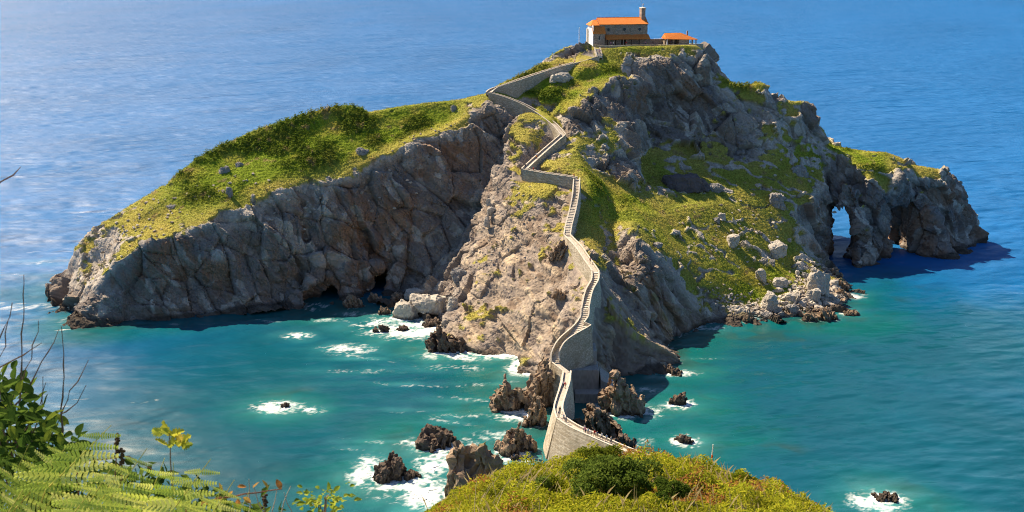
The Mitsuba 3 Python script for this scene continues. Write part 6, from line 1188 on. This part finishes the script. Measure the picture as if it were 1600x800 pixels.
def add_person(pos, shirt, where, yaw):
    key = numbered('person')
    M = T().translate([float(a) for a in pos]).rotate([0, 0, 1], math.degrees(yaw)).scale(float(gP.uniform(.96, 1.06)))
    scene[key] = {**bodies[shirt], 'to_world': M}
    scene[key + '__hair'] = {**hair_ply, 'to_world': M}
    return key, where


crowd = []
PLD = densify(PL, .3)
for k, p in enumerate(WALKERS):
    p = np.array(p, float)
    i = int(np.argmin(((PLD - p) ** 2).sum(1)))
    tdir = PLD[min(i + 2, len(PLD) - 1)] - PLD[max(i - 2, 0)]
    tdir /= np.linalg.norm(tdir[:2])
    side = gP.uniform(-.5, .5)
    pos = p + [-tdir[1] * side, tdir[0] * side, .04]
    if 10 <= np.argmin(((PL - p) ** 2).sum(1)) <= 27 and SPOT[k].startswith('at the top'):
        pos[2] += .05
    crowd.append((add_person(pos, SHIRT[pick[k]][0], SPOT[k], math.atan2(-tdir[0], tdir[1]) + (math.pi if k % 3 else 0)), SHIRT[pick[k]][0]))
for k, (x, y, sname) in enumerate([(3.6, -3.6, 'pink'), (4.6, -3.5, 'white'), (9.8, -3.7, 'red'), (17.6, -3.5, 'pink'), (28.8, -.8, 'dark blue'), (37.6, 1.0, 'white'), (38.4, 1.6, 'dark blue'), (36.6, 1.2, 'pink')]):
    c_, s_ = math.cos(YAW), math.sin(YAW)
    pos = [CH[0] + x * c_ - y * s_, CH[1] + x * s_ + y * c_ , 79.95]
    crowd.append((add_person(pos, sname, 'on the terrace by the church porch' if k < 4 else 'on the terrace beside the shelter', gP.uniform(0, 6)), sname))
tot = {}
for (key, where), sname in crowd:
    tot.setdefault((sname, where), []).append(key)
for (sname, where), keys in tot.items():
    for j, key in enumerate(sorted(keys, key=lambda q: -float(np.array(scene[q]['to_world'].matrix)[1, 3]) if 'causeway' in where else float(np.array(scene[q]['to_world'].matrix)[0, 3]))):
        o = '' if len(keys) == 1 else ['first ', 'second ', 'third ', 'fourth '][j]
        tag(key, (f'{o}person from left in {sname} top {where}' if o else f'person in a {sname} top {where}'), 'person', 'people on the way to the church')

# ------------------------------------------------------------------ the hillside in front
CREST_X = np.array([-60, -30, -12, -8.5, -5, -2.6, 0, 2.8, 4.9, 6.6, 8.3, 9.5, 12.2, 14.2, 17.9, 20.2, 23.6, 28, 40, 60.])
CREST_Z = 1.3 + np.array([60, 66, 71, 73.2, 75.3, 76.6, 77.4, 78.0, 78.5, 78.6, 78.5, 78.3, 78.3, 78.2, 77.4, 76.4, 74.8, 72, 65, 57.])


def hill_z(x, y):
    x, y = np.asarray(x, float), np.asarray(y, float)
    base = 120 - .47 * y - 2.0 - .022 * y
    base = np.where(y < 0, 118 + 0 * y, base)
    zc = np.interp(x, CREST_X, CREST_Z) - 1.0
    face = zc + np.clip(97 - y, 0, 60) * .26
    fall = zc - np.clip(y - 97, 0, 200) * .52 - np.clip(y - 97, 0, 8) ** 2 * .03
    crest = np.where(y < 97, face, fall)
    z = base + (crest - base) * sstep(38, 76, y)
    z = z + 1.15 * np.exp(-(((x + 1.7) / 1.3) ** 2 + ((y - 5.4) / 2.2) ** 2))
    z = np.maximum(z, 13.5 - 14 * sstep(.55, 1.25, np.sqrt(((x - 36) / 9) ** 2 + ((y - 222) / 36) ** 2)) - 2.5)
    return np.maximum(z, -3)


hx, hy = np.arange(-70, 95, .8), np.arange(-6, 262, .8)
HX, HY = np.meshgrid(hx, hy, indexing='ij')
HZ = hill_z(HX, HY) + 1.1 * (meshkit.fbm(np.stack([HX / 6, HY / 6, 0 * HX], -1), 3, 91) - .5) * sstep(15, 40, HY)
I = np.arange(HX.size).reshape(HX.shape)
hc = vmix(np.broadcast_to(lin(.06, .075, .015), (HX.size, 3)), lin(.12, .09, .045), sstep(.4, .7, meshkit.fbm(np.stack([HX / 4, HY / 4, 0 * HX], -1).reshape(-1, 3), 3, 92)))
put('hill', (np.stack([HX, HY, HZ], -1).reshape(-1, 3), np.stack([I[:-1, :-1], I[1:, :-1], I[1:, 1:], I[:-1, 1:]], -1).reshape(-1, 4)), 'ground_mat', smooth=True, color=hc)
tag('hill', kind='structure')

scene['fern_mat'] = {'type': 'principledthin', 'base_color': VC, 'roughness': .5, 'diff_trans': .55, 'eta': 1.3, 'spec_trans': 0.0}
scene['leaf_mat'] = {'type': 'principledthin', 'base_color': VC, 'roughness': .55, 'diff_trans': .75, 'eta': 1.3, 'spec_trans': 0.0}


def leaf_quads(p, size, aspect, up_bias, seed, color, lean=None):
    """one small four-sided leaf at each point, bent along its middle"""
    g = rng(seed)
    n = len(p)
    nrm = g.normal(0, 1, (n, 3)) + np.array(up_bias)
    nrm /= np.linalg.norm(nrm, axis=1, keepdims=True)
    d = g.normal(0, 1, (n, 3)) if lean is None else lean + g.normal(0, .45, (n, 3))
    d -= nrm * (d * nrm).sum(1, keepdims=True)
    d /= np.linalg.norm(d, axis=1, keepdims=True)
    w = np.cross(nrm, d)
    s = (size * g.uniform(.6, 1.3, n))[:, None]
    v = np.stack([p - d * s * .5, p + w * s * aspect * .5 + nrm * s * .08, p + d * s * .5, p - w * s * aspect * .5 + nrm * s * .08], 1).reshape(-1, 3)
    k = np.arange(n)[:, None] * 4
    return (v, k + np.arange(4)), np.repeat(color, 4, 0)


def hill_points(n, x0, x1, y0, y1, seed, lift=0.0):
    g = rng(seed)
    x, y = g.uniform(x0, x1, n), g.uniform(y0, y1, n)
    z = ndimage.map_coordinates(HZ, [(x + 70) / .8, (y + 6) / .8], order=1)
    return np.stack([x, y, z + lift], 1)


def undergrowth():
    p = np.vstack([hill_points(190000, -13, 30, 60, 103, 201), hill_points(45000, -26, 34, 7, 62, 208)])
    q = np.stack([p[:, 0], p[:, 1], 0 * p[:, 0]], 1)
    b1 = meshkit.fbm(q / 3.2, 3, 202); b2 = meshkit.noise(q / 1.1, 203); b3 = meshkit.fbm(q / 5.5, 3, 204)
    g = rng(205)
    h = g.uniform(0, 1, len(p)) ** .6 * (.2 + 3.6 * np.clip(b1 - .33, 0, 1) * (.2 + 1.2 * b2))
    p[:, 2] += h
    brown = sstep(.57, .67, b3 + .06 * np.exp(-((p[:, 0] - 13.5) / 4) ** 2) * 2 - .12 * (p[:, 0] < 8))
    dead = g.uniform(0, 1, len(p)) < brown * .7
    r = g.uniform(0, 1, (len(p), 1))
    green = lin(.25, .30, .02) * (1 - r) + lin(.44, .42, .04) * r
    green = green * (.65 + .5 * b2[:, None])
    br = lin(.42, .21, .06) * (1 - r) + lin(.30, .15, .055) * r
    for nm, m, c, lab in (('undergrowth', ~dead, green, 'yellow-green bracken and brambles covering the foreground hill'), ('dead_bracken', dead, br, 'rust brown dead bracken patches on the foreground hill')):
        (v, f), col = leaf_quads(p[m], .3, .4, (0, 0, .7), 206, c[m])
        put(nm, (v, f), 'leaf_mat', color=col)
        tag(nm, lab, 'undergrowth' if nm == 'undergrowth' else 'bracken', kind='stuff')


undergrowth()


def bush(key, cx, cy, r, hgt, n, leaf, colors, seed, label, group=None, lobes=14):
    g = rng(seed)
    cz = float(ndimage.map_coordinates(HZ, [[(cx + 70) / .8], [(cy + 6) / .8]], order=1)[0])
    tag(key, label, 'shrub', group)
    C = np.stack([g.normal(0, r * .42, lobes), g.normal(0, r * .42, lobes), g.uniform(.35, .95, lobes) * hgt], 1)
    C[:, :2] *= np.sqrt(np.clip(1.15 - (C[:, 2:] / hgt) ** 2, .1, 1))
    R = g.uniform(.2, .42, lobes) * r * (22 / max(lobes, 22)) ** .5
    i = g.integers(0, lobes, n)
    d = g.normal(0, 1, (n, 3)); d /= np.linalg.norm(d, axis=1, keepdims=True)
    d[:, 2] = np.abs(d[:, 2]) * .9 - .25 * g.uniform(0, 1, n)
    p = C[i] + d * (R[i] * g.uniform(.55, 1.08, n))[:, None]
    p[:, 2] = np.maximum(p[:, 2], .1)
    a, b = lin(*colors[0]), lin(*colors[1])
    t = g.uniform(0, 1, (n, 1)) * .6 + .4 * g.uniform(0, 1, lobes)[i][:, None]
    (v, f), col = leaf_quads(p + [cx, cy, cz], leaf, .55, (0, 0, .8), seed + 1, a + (b - a) * t)
    put(key + '__crown', (v, f), 'leaf_mat', color=col)
    tr = [tube([[cx, cy, cz - .3], [cx + c[0] * .3, cy + c[1] * .3, cz + c[2] * .45], [cx + c[0], cy + c[1], cz + c[2]]], [.09, .06, .02], 5) for c in C[:8]]
    put(key + '__trunk', cat(tr), 'bark')


mat('bark', (.12, .09, .065), .9)
bush('shrub', 7.4, 82.0, 3.6, 1.9, 16000, .24, ((.055, .10, .016), (.16, .22, .04)), 301, 'big dark green leafy shrub in the middle of the foreground hill', lobes=34)
bush('shrub_001', 6.6, 92.5, 1.9, 1.5, 6000, .17, ((.07, .11, .012), (.18, .21, .025)), 302, 'mid green shrub on the crest of the foreground hill below the causeway')
bush('shrub_002', 10.6, 79.0, 1.8, 1.6, 6000, .18, ((.04, .08, .012), (.11, .16, .025)), 303, 'dark shrub at the bottom edge right of the big dark one')
bush('shrub_003', 2.6, 83.0, 1.6, 1.3, 4500, .16, ((.09, .13, .012), (.22, .25, .02)), 304, 'yellow-green shrub left of the big dark one')
bush('shrub_004', 17.6, 91.0, 1.3, 1.0, 3500, .15, ((.10, .15, .012), (.26, .28, .02)), 305, 'bright yellow-green shrub on the right shoulder of the foreground hill')
bush('shrub_005', 13.0, 84.0, 1.5, 1.1, 4000, .16, ((.10, .15, .012), (.28, .30, .025)), 306, 'bright shrub between the dark shrubs and the brown bracken')
bush('shrub_006', -.5, 86.0, 1.4, 1.0, 3500, .15, ((.11, .15, .012), (.27, .28, .025)), 307, 'low yellow-green shrub among the bleached stalks')
# dry grass heads standing up out of the scrub
gD = rng(320)
pd = hill_points(1300, -7, 27, 72, 101, 321, .2)
ln_ = gD.uniform(.5, 1.5, 1300)[:, None]
dr_ = np.column_stack([gD.normal(.1, .25, 1300), gD.normal(0, .2, 1300), np.ones(1300)]) * ln_
wd_ = np.column_stack([np.full(1300, .022), np.full(1300, -.012), np.zeros(1300)])
vD = np.stack([pd - wd_, pd + wd_, pd + dr_ * .7 + wd_ * .8, pd + dr_ + dr_[:, :1] * [.3, 0, -.1]], 1).reshape(-1, 3)
put('dry_grass', (vD, np.arange(5200).reshape(-1, 4)), 'leaf_mat', color=np.repeat(lin(.46, .38, .20) * gD.uniform(.6, 1.2, (1300, 1)), 4, 0))
tag('dry_grass', 'thin straw coloured grass stems standing out of the scrub on the foreground hill', 'grass', kind='stuff')
# bleached stalks on the left shoulder of the hill
mat('dry_stalk_mat', (.50, .42, .30), .9)
gS = rng(311)
stalks = []
for k in range(14):
    x, y = gS.uniform(-3.4, 2.2), gS.uniform(79, 86)
    z = float(ndimage.map_coordinates(HZ, [[(x + 70) / .8], [(y + 6) / .8]], order=1)[0])
    hgt, lx = gS.uniform(1.8, 3.6), gS.uniform(-.7, 1.3)
    t_ = np.linspace(0, 1, 7)[:, None]
    pts_ = np.array([x, y, z]) + t_ * [lx, gS.uniform(-.3, .3), hgt] + t_ ** 2 * [lx * .6, 0, -.25 * abs(lx)]
    key = numbered('dry_stalk')
    put(key, tube(pts_, np.linspace(.035, .016, 7), 5), 'dry_stalk_mat')
    stalks.append((pts_[-1][0] / pts_[-1][1], key))
ORDINAL = 'leftmost,second,third,fourth,fifth,sixth,seventh,eighth,ninth,tenth,eleventh,twelfth,thirteenth,rightmost'.split(',')
for k, (_, key) in enumerate(sorted(stalks)):
    tag(key, f'{ORDINAL[k]} bleached bare stalk, counted by tips from the left, on the foreground hill', 'stalk', 'bleached stalks on the foreground hill')
# marker pole
MP = np.array([16.55, 99.0, 0])
MP[2] = float(hill_z(MP[0], MP[1])) - .2
tag('marker_pole', 'thin white and orange banded pole standing on the crest of the foreground hill', 'pole')
put('marker_pole__shaft', tube([MP, MP + [.02, 0, 1.4], MP + [.06, 0, 2.9]], .05, 8), 'white_wash')
mat('orange_paint', (.75, .16, .03), .5)
for k, zz in enumerate((1.25, 1.75)):
    put('marker_pole__band' + (f'_{k:03d}' if k else ''), tube([MP + [.018, 0, zz], MP + [.028, 0, zz + .12], MP + [.035, 0, zz + .24]], .08, 10), 'orange_paint')

# ------------------------------------------------------------------ plants beside the viewpoint, lower left
def leaf_mesh(kind, seed):
    """a leaf of unit length along +x, face up: folded along the midrib, edge by kind"""
    g = rng(seed)
    n = 7 if kind == 'oval' else 11
    t = np.linspace(0, 1, n)
    if kind == 'oval':
        w = .27 * np.sin(np.pi * t ** .85) ** .8
    else:                                            # lobed
        w = (.12 + .30 * np.sin(np.pi * t ** .8)) * np.where(np.arange(n) % 2 == 1, 1.0, .5)
    w[0], w[-1] = .012, 0.004
    bend = -.16 * t ** 2 + .03 * np.sin(6 * t + seed)
    mid = np.stack([t, 0 * t, bend], 1)
    L = np.stack([t + .04, w, bend + .35 * w], 1)
    R = np.stack([t + .04, -w, bend + .35 * w], 1)
    v = np.vstack([mid, L, R])
    q = [[i, i + 1, n + i + 1, n + i] for i in range(n - 1)] + [[i + 1, i, 2 * n + i, 2 * n + i + 1] for i in range(n - 1)]
    return v, np.array(q)


def pinna_mesh(seed):
    """one leaflet row of a bracken frond: rib with rounded lobes on both sides"""
    g = rng(seed)
    vs, qs = [], []
    n = 9
    drop = lambda x: -.10 * x ** 2
    for i in range(n):
        x = .04 + .93 * i / n
        l = .155 * (1 - x) ** .75 + .025
        wd = .5 * .93 / n * .8
        for s in (1, -1):
            k = len(vs)
            lean = .35 * l
            pts_ = [(x - wd, 0, 0), (x + wd, 0, 0), (x + wd + lean * .7, s * l * .72, .02), (x + lean + wd * .3, s * l, -.004), (x - wd * .6 + lean * .6, s * l * .78, .01)]
            vs += [(a, b, c + drop(a) + .12 * abs(b)) for a, b, c in pts_]
            qs += [[k, k + 1, k + 2, k + 4], [k + 4, k + 2, k + 3, k + 3]]
    return np.array(vs), np.array(qs)


def clean(v, q):
    f = np.vstack([q[:, [0, 1, 2]], q[:, [0, 2, 3]]])
    f = f[(f[:, 0] != f[:, 1]) & (f[:, 1] != f[:, 2]) & (f[:, 0] != f[:, 2])]
    return v, f


def leaf_ply(mesh, c, seed, amount=.25):
    v, f = mesh
    g = rng(seed)
    col = lin(*c) * (1 + amount * (meshkit.noise(v * 5 + seed) - .5))[:, None] * np.ones((len(v), 3))
    return mikit.ply((v, f), 'leaf_mat', smooth=False, color=np.clip(col, 0, 1))


def axes(pos, d, up, scale, flip=1):
    d = np.asarray(d, float) / np.linalg.norm(d)
    s_ = np.cross(up, d); s_ /= np.linalg.norm(s_)
    u = np.cross(d, s_)
    m = np.eye(4)
    m[:3, 0], m[:3, 1], m[:3, 2], m[:3, 3] = d * scale, s_ * scale * flip, u * scale, pos
    return T(m.tolist())


def to_ground(p):
    x, y, z = p
    return np.array([x - .05, y + .05, float(hill_z(x, y)) - .1])


FERN_C = [(.52, .60, .12), (.42, .54, .10), (.60, .64, .18), (.30, .42, .07)]
pinnae = [{**leaf_ply(clean(*pinna_mesh(k)), FERN_C[k % 4], 400 + k), 'bsdf': {'type': 'ref', 'id': 'fern_mat'}} for k in range(4)]
mat('fern_stem', (.38, .38, .08), .7)
mat('twig_mat', (.16, .11, .085), .8)
mat('twig_red', (.26, .11, .07), .7)
gF = rng(410)
CLUMP = {}
for k, (a, b) in enumerate(FRONDS):
    a, b = np.array(a), np.array(b)
    c = 0 if b[0] < -1.72 else 1 if b[0] < -1.40 else 2
    key = 'fern' + (f'_{c:03d}' if c else '')
    if key not in labels:
        tag(key, ['bright green fern at the left edge under the dark shrub', 'bright green fern with the fronds farthest forward at the bottom left', 'pale yellow-green fern right of the other two, beside the lobed sapling'][c], 'fern', 'ferns at the bottom left')
    j = CLUMP.get(key, 0); CLUMP[key] = j + 1
    fr = key + '__frond' + (f'_{j:03d}' if j else '')
    ax = b - a
    ln = np.linalg.norm(ax); ax /= ln
    up = np.array([gF.uniform(-.3, .3), -.7, .75]); up -= ax * (up @ ax); up /= np.linalg.norm(up)
    sd = -np.cross(up, ax) * .45 + np.array([.75, gF.uniform(-.3, .3), gF.uniform(-.2, .42)])
    sd /= np.linalg.norm(sd)
    tt_ = np.linspace(0, 1, 9)[:, None]
    rach = a + (b - a) * tt_ - up * (tt_ ** 2.2) * .14 * ln + sd * .05 * ln * np.sin(3 * tt_)
    root = to_ground(a - ax * .5 + [0, .1, 0])
    whole = np.vstack([root, a - ax * .25 - [0, 0, .12], rach])
    put(fr, tube(whole, np.r_[.006, .005, np.linspace(.0042, .0012, 9)], 5), 'fern_stem')
    npair = max(5, int(ln / .06))
    cnt = 0
    for i in range(npair):
        f_ = .06 + .93 * i / npair
        p = np.array([np.interp(f_, tt_[:, 0], rach[:, m_]) for m_ in range(3)])
        pl_ = (.52 * ln * (1 - f_) ** .75 + .02) * gF.uniform(.85, 1.1) * min(1.0, .55 + 2.2 * f_)
        for s_ in (1, -1):
            d = sd * s_ + ax * gF.uniform(.05, .2) - np.array([0, 0, 1]) * gF.uniform(.0, .2)
            scene[fr + '__pinna' + (f'_{cnt:03d}' if cnt else '')] = {**pinnae[gF.integers(4)], 'to_world': axes(p, d, up, pl_ * 1.0)}
            cnt += 1

gU = rng(460)
US = np.stack([gU.uniform(-2.35, -1.1, 1500), gU.uniform(4.9, 5.9, 1500), 0 * gU.uniform(0, 1, 1500)], 1)
US[:, 2] = 120 - US[:, 1] * (.419 + .08 * gU.uniform(0, 1, 1500) ** .7 + .03 * sstep(-1.9, -1.2, US[:, 0]))
(v_, f_), col_ = leaf_quads(US, .07, .5, (0, -.3, .8), 461, np.array([(.035, .07, .014), (.06, .11, .02), (.10, .16, .03)])[gU.integers(0, 3, 1500)])
tag('shrub_009', 'low dark green bush in the gaps under the fern fronds', 'shrub')
put('shrub_009__crown', (v_, f_), 'leaf_mat', color=col_)
put('shrub_009__trunk', cat([tube(np.array([to_ground((-1.7, 5.5, 0)), US[k] * .6 + np.array([-1.7, 5.5, 117.3]) * .4, US[k]]), [.01, .006, .002], 5) for k in range(0, 1500, 90)]), 'twig_mat')

# dark shrub with bare twigs
tag('shrub_007', 'dark green leafy shrub with bare upright twigs at the left edge of the picture', 'shrub')
DARK_C = [(.05, .10, .018), (.035, .07, .014), (.09, .15, .025), (.16, .22, .03)]
dark_leaf = [leaf_ply(clean(*leaf_mesh('oval', k)), DARK_C[k], 420 + k) for k in range(4)]
gL = rng(421)
SR = to_ground((-1.95, 5.4, 118))
for k, t_ in enumerate(TWIGS):
    p = densify(np.array(t_), .05)
    p += .004 * gL.normal(0, 1, p.shape)
    if p[0, 2] < 118.9:
        p = np.vstack([SR + gL.normal(0, .05, 3), (SR + p[0]) / 2 + [0, 0, .1], p])
    r_ = np.linspace(.0050, .0014, len(p)) * (1 + .45 * (np.arange(len(p)) % 3 == 0) * (np.arange(len(p)) > 2))
    put('shrub_007__branch' + (f'_{k:03d}' if k else ''), tube(p, r_, 5), 'twig_mat')
ST = np.array(SHRUB_LEAVES)
for k in range(9):
    q_ = ST[gL.integers(len(ST))]
    put(f'shrub_007__stem' + (f'_{k:03d}' if k else ''), tube(np.vstack([SR, (SR * .5 + q_ * .5) + gL.normal(0, .04, 3), q_]), [.009, .006, .003], 5), 'twig_mat')
for k, p in enumerate(SHRUB_LEAVES):
    d = np.array([gL.normal(0, 1), gL.normal(0, .5) - .2, gL.normal(.25, .7)])
    up = np.array([gL.normal(-.2, .5), gL.normal(-.5, .4), 1.0])
    v_ = 3 if gL.uniform() < .08 else gL.integers(3)
    scene['shrub_007__leaf' + (f'_{k:03d}' if k else '')] = {**dark_leaf[v_], 'to_world': axes(p, d, up, gL.uniform(.055, .088))}

def small_plant(key, label, cat_, stem, leaves, kind, cols, size, seed, stem_mat='twig_mat', r0=.004, group=None):
    g = rng(seed)
    tag(key, label, cat_, group)
    st = np.array(stem)
    pl_ = densify(st, .04) + g.normal(0, .002, (len(densify(st, .04)), 3))
    put(key + '__stem', tube(np.vstack([to_ground(st[0]), pl_]), np.linspace(r0 * 1.4, r0 * .45, len(pl_) + 1), 5), stem_mat)
    ps = [leaf_ply(clean(*leaf_mesh(kind, seed + k)), c, seed + k) for k, c in enumerate(cols)]
    for k, p in enumerate(leaves):
        p = np.array(p)
        q_ = pl_[np.argmin(((pl_ - p) ** 2).sum(1))]
        d = p - q_ + g.normal(0, .012, 3) + [0, 0, .004]
        up = np.array([g.normal(0, .4), g.normal(-.5, .4), 1.0])
        scene[key + '__leaf' + (f'_{k:03d}' if k else '')] = {**ps[g.integers(len(ps))], 'to_world': axes(p - d / np.linalg.norm(d) * size * .5, d, up, size * g.uniform(.8, 1.25))}


small_plant('sapling', 'young sapling with lobed yellow-green leaves standing above the ferns', 'sapling', SAPLING, SAPLING_LEAVES, 'lobed', [(.42, .42, .05), (.33, .38, .05), (.46, .36, .06)], .055, 430)
small_plant('bramble', 'reddish bramble shoot with bronze leaves arching out over the sea', 'bramble', BRAMBLE, BRAMBLE_LEAVES, 'oval', [(.36, .17, .05), (.30, .22, .05), (.40, .24, .07)], .038, 440, 'twig_red', .0045)
BL = np.array(BRIGHT_LEAVES)
small_plant('shrub_008', 'small bright green leafy bush at the bottom edge right of the bramble', 'shrub', [BL.mean(0) - [0, 0, .2], BL.mean(0) - [0, 0, .06], BL.mean(0) + [.01, 0, .03]], BRIGHT_LEAVES, 'oval', [(.22, .30, .035), (.15, .22, .03), (.32, .38, .05)], .034, 450)
for k in range(7):
    q_ = BL[k * 13]
    put('shrub_008__branch' + (f'_{k:03d}' if k else ''), tube(np.array([BL.mean(0) - [0, 0, .12], (BL.mean(0) + q_) / 2, q_]), [.003, .002, .001], 5), 'twig_mat')
for k, q_ in enumerate(SPIKES):
    key = numbered('seed_stalk')
    tag(key, ['dark seed stalk standing between the ferns, the taller of two', 'dark seed stalk standing between the ferns, the shorter of two', 'dark seed stalk beside the small bright bush'][k], 'stalk', 'dark seed stalks at the bottom left')
    q_ = np.array(q_)
    put(key + '__stem', tube(np.vstack([to_ground(q_[0]), q_]), [.004, .004, .003, .002], 5), 'twig_mat')
    m_ = []
    for i in range(40):
        t_ = gL.uniform(0, 1)
        p = q_[2] + (q_[1] - q_[2]) * t_ * .6
        m_.append(trimesh.creation.icosphere(1, gL.uniform(.004, .0065)).apply_translation(p + gL.normal(0, .004, 3)))
    put(key + '__seed_head', cat(m_), 'seed_mat')
mat('seed_mat', (.05, .035, .025), .9)
mat('dead_twig_mat', (.42, .38, .34), .9)
for k, q_ in enumerate(DEAD_TWIGS):
    key = numbered('dead_twig')
    p = densify(np.array(q_), .04)
    p += gL.normal(0, .0025, p.shape)
    put(key, tube(np.vstack([to_ground(p[0]), p]), np.linspace(.004, .0014, len(p) + 1), 5), 'twig_red' if k == 4 else 'dead_twig_mat')
    tag(key, 'reddish bare stem arching sideways over the ferns' if k == 4 else ['bare grey twig leaning left beside the small bright bush', 'bare grey twig standing nearly upright left of the small bright bush', 'bare grey twig leaning right against the small bright bush', 'bare grey twig in front of the small bright bush', '', 'bare grey twig nearest the bronze bramble leaves'][k], 'twig')
# <more>
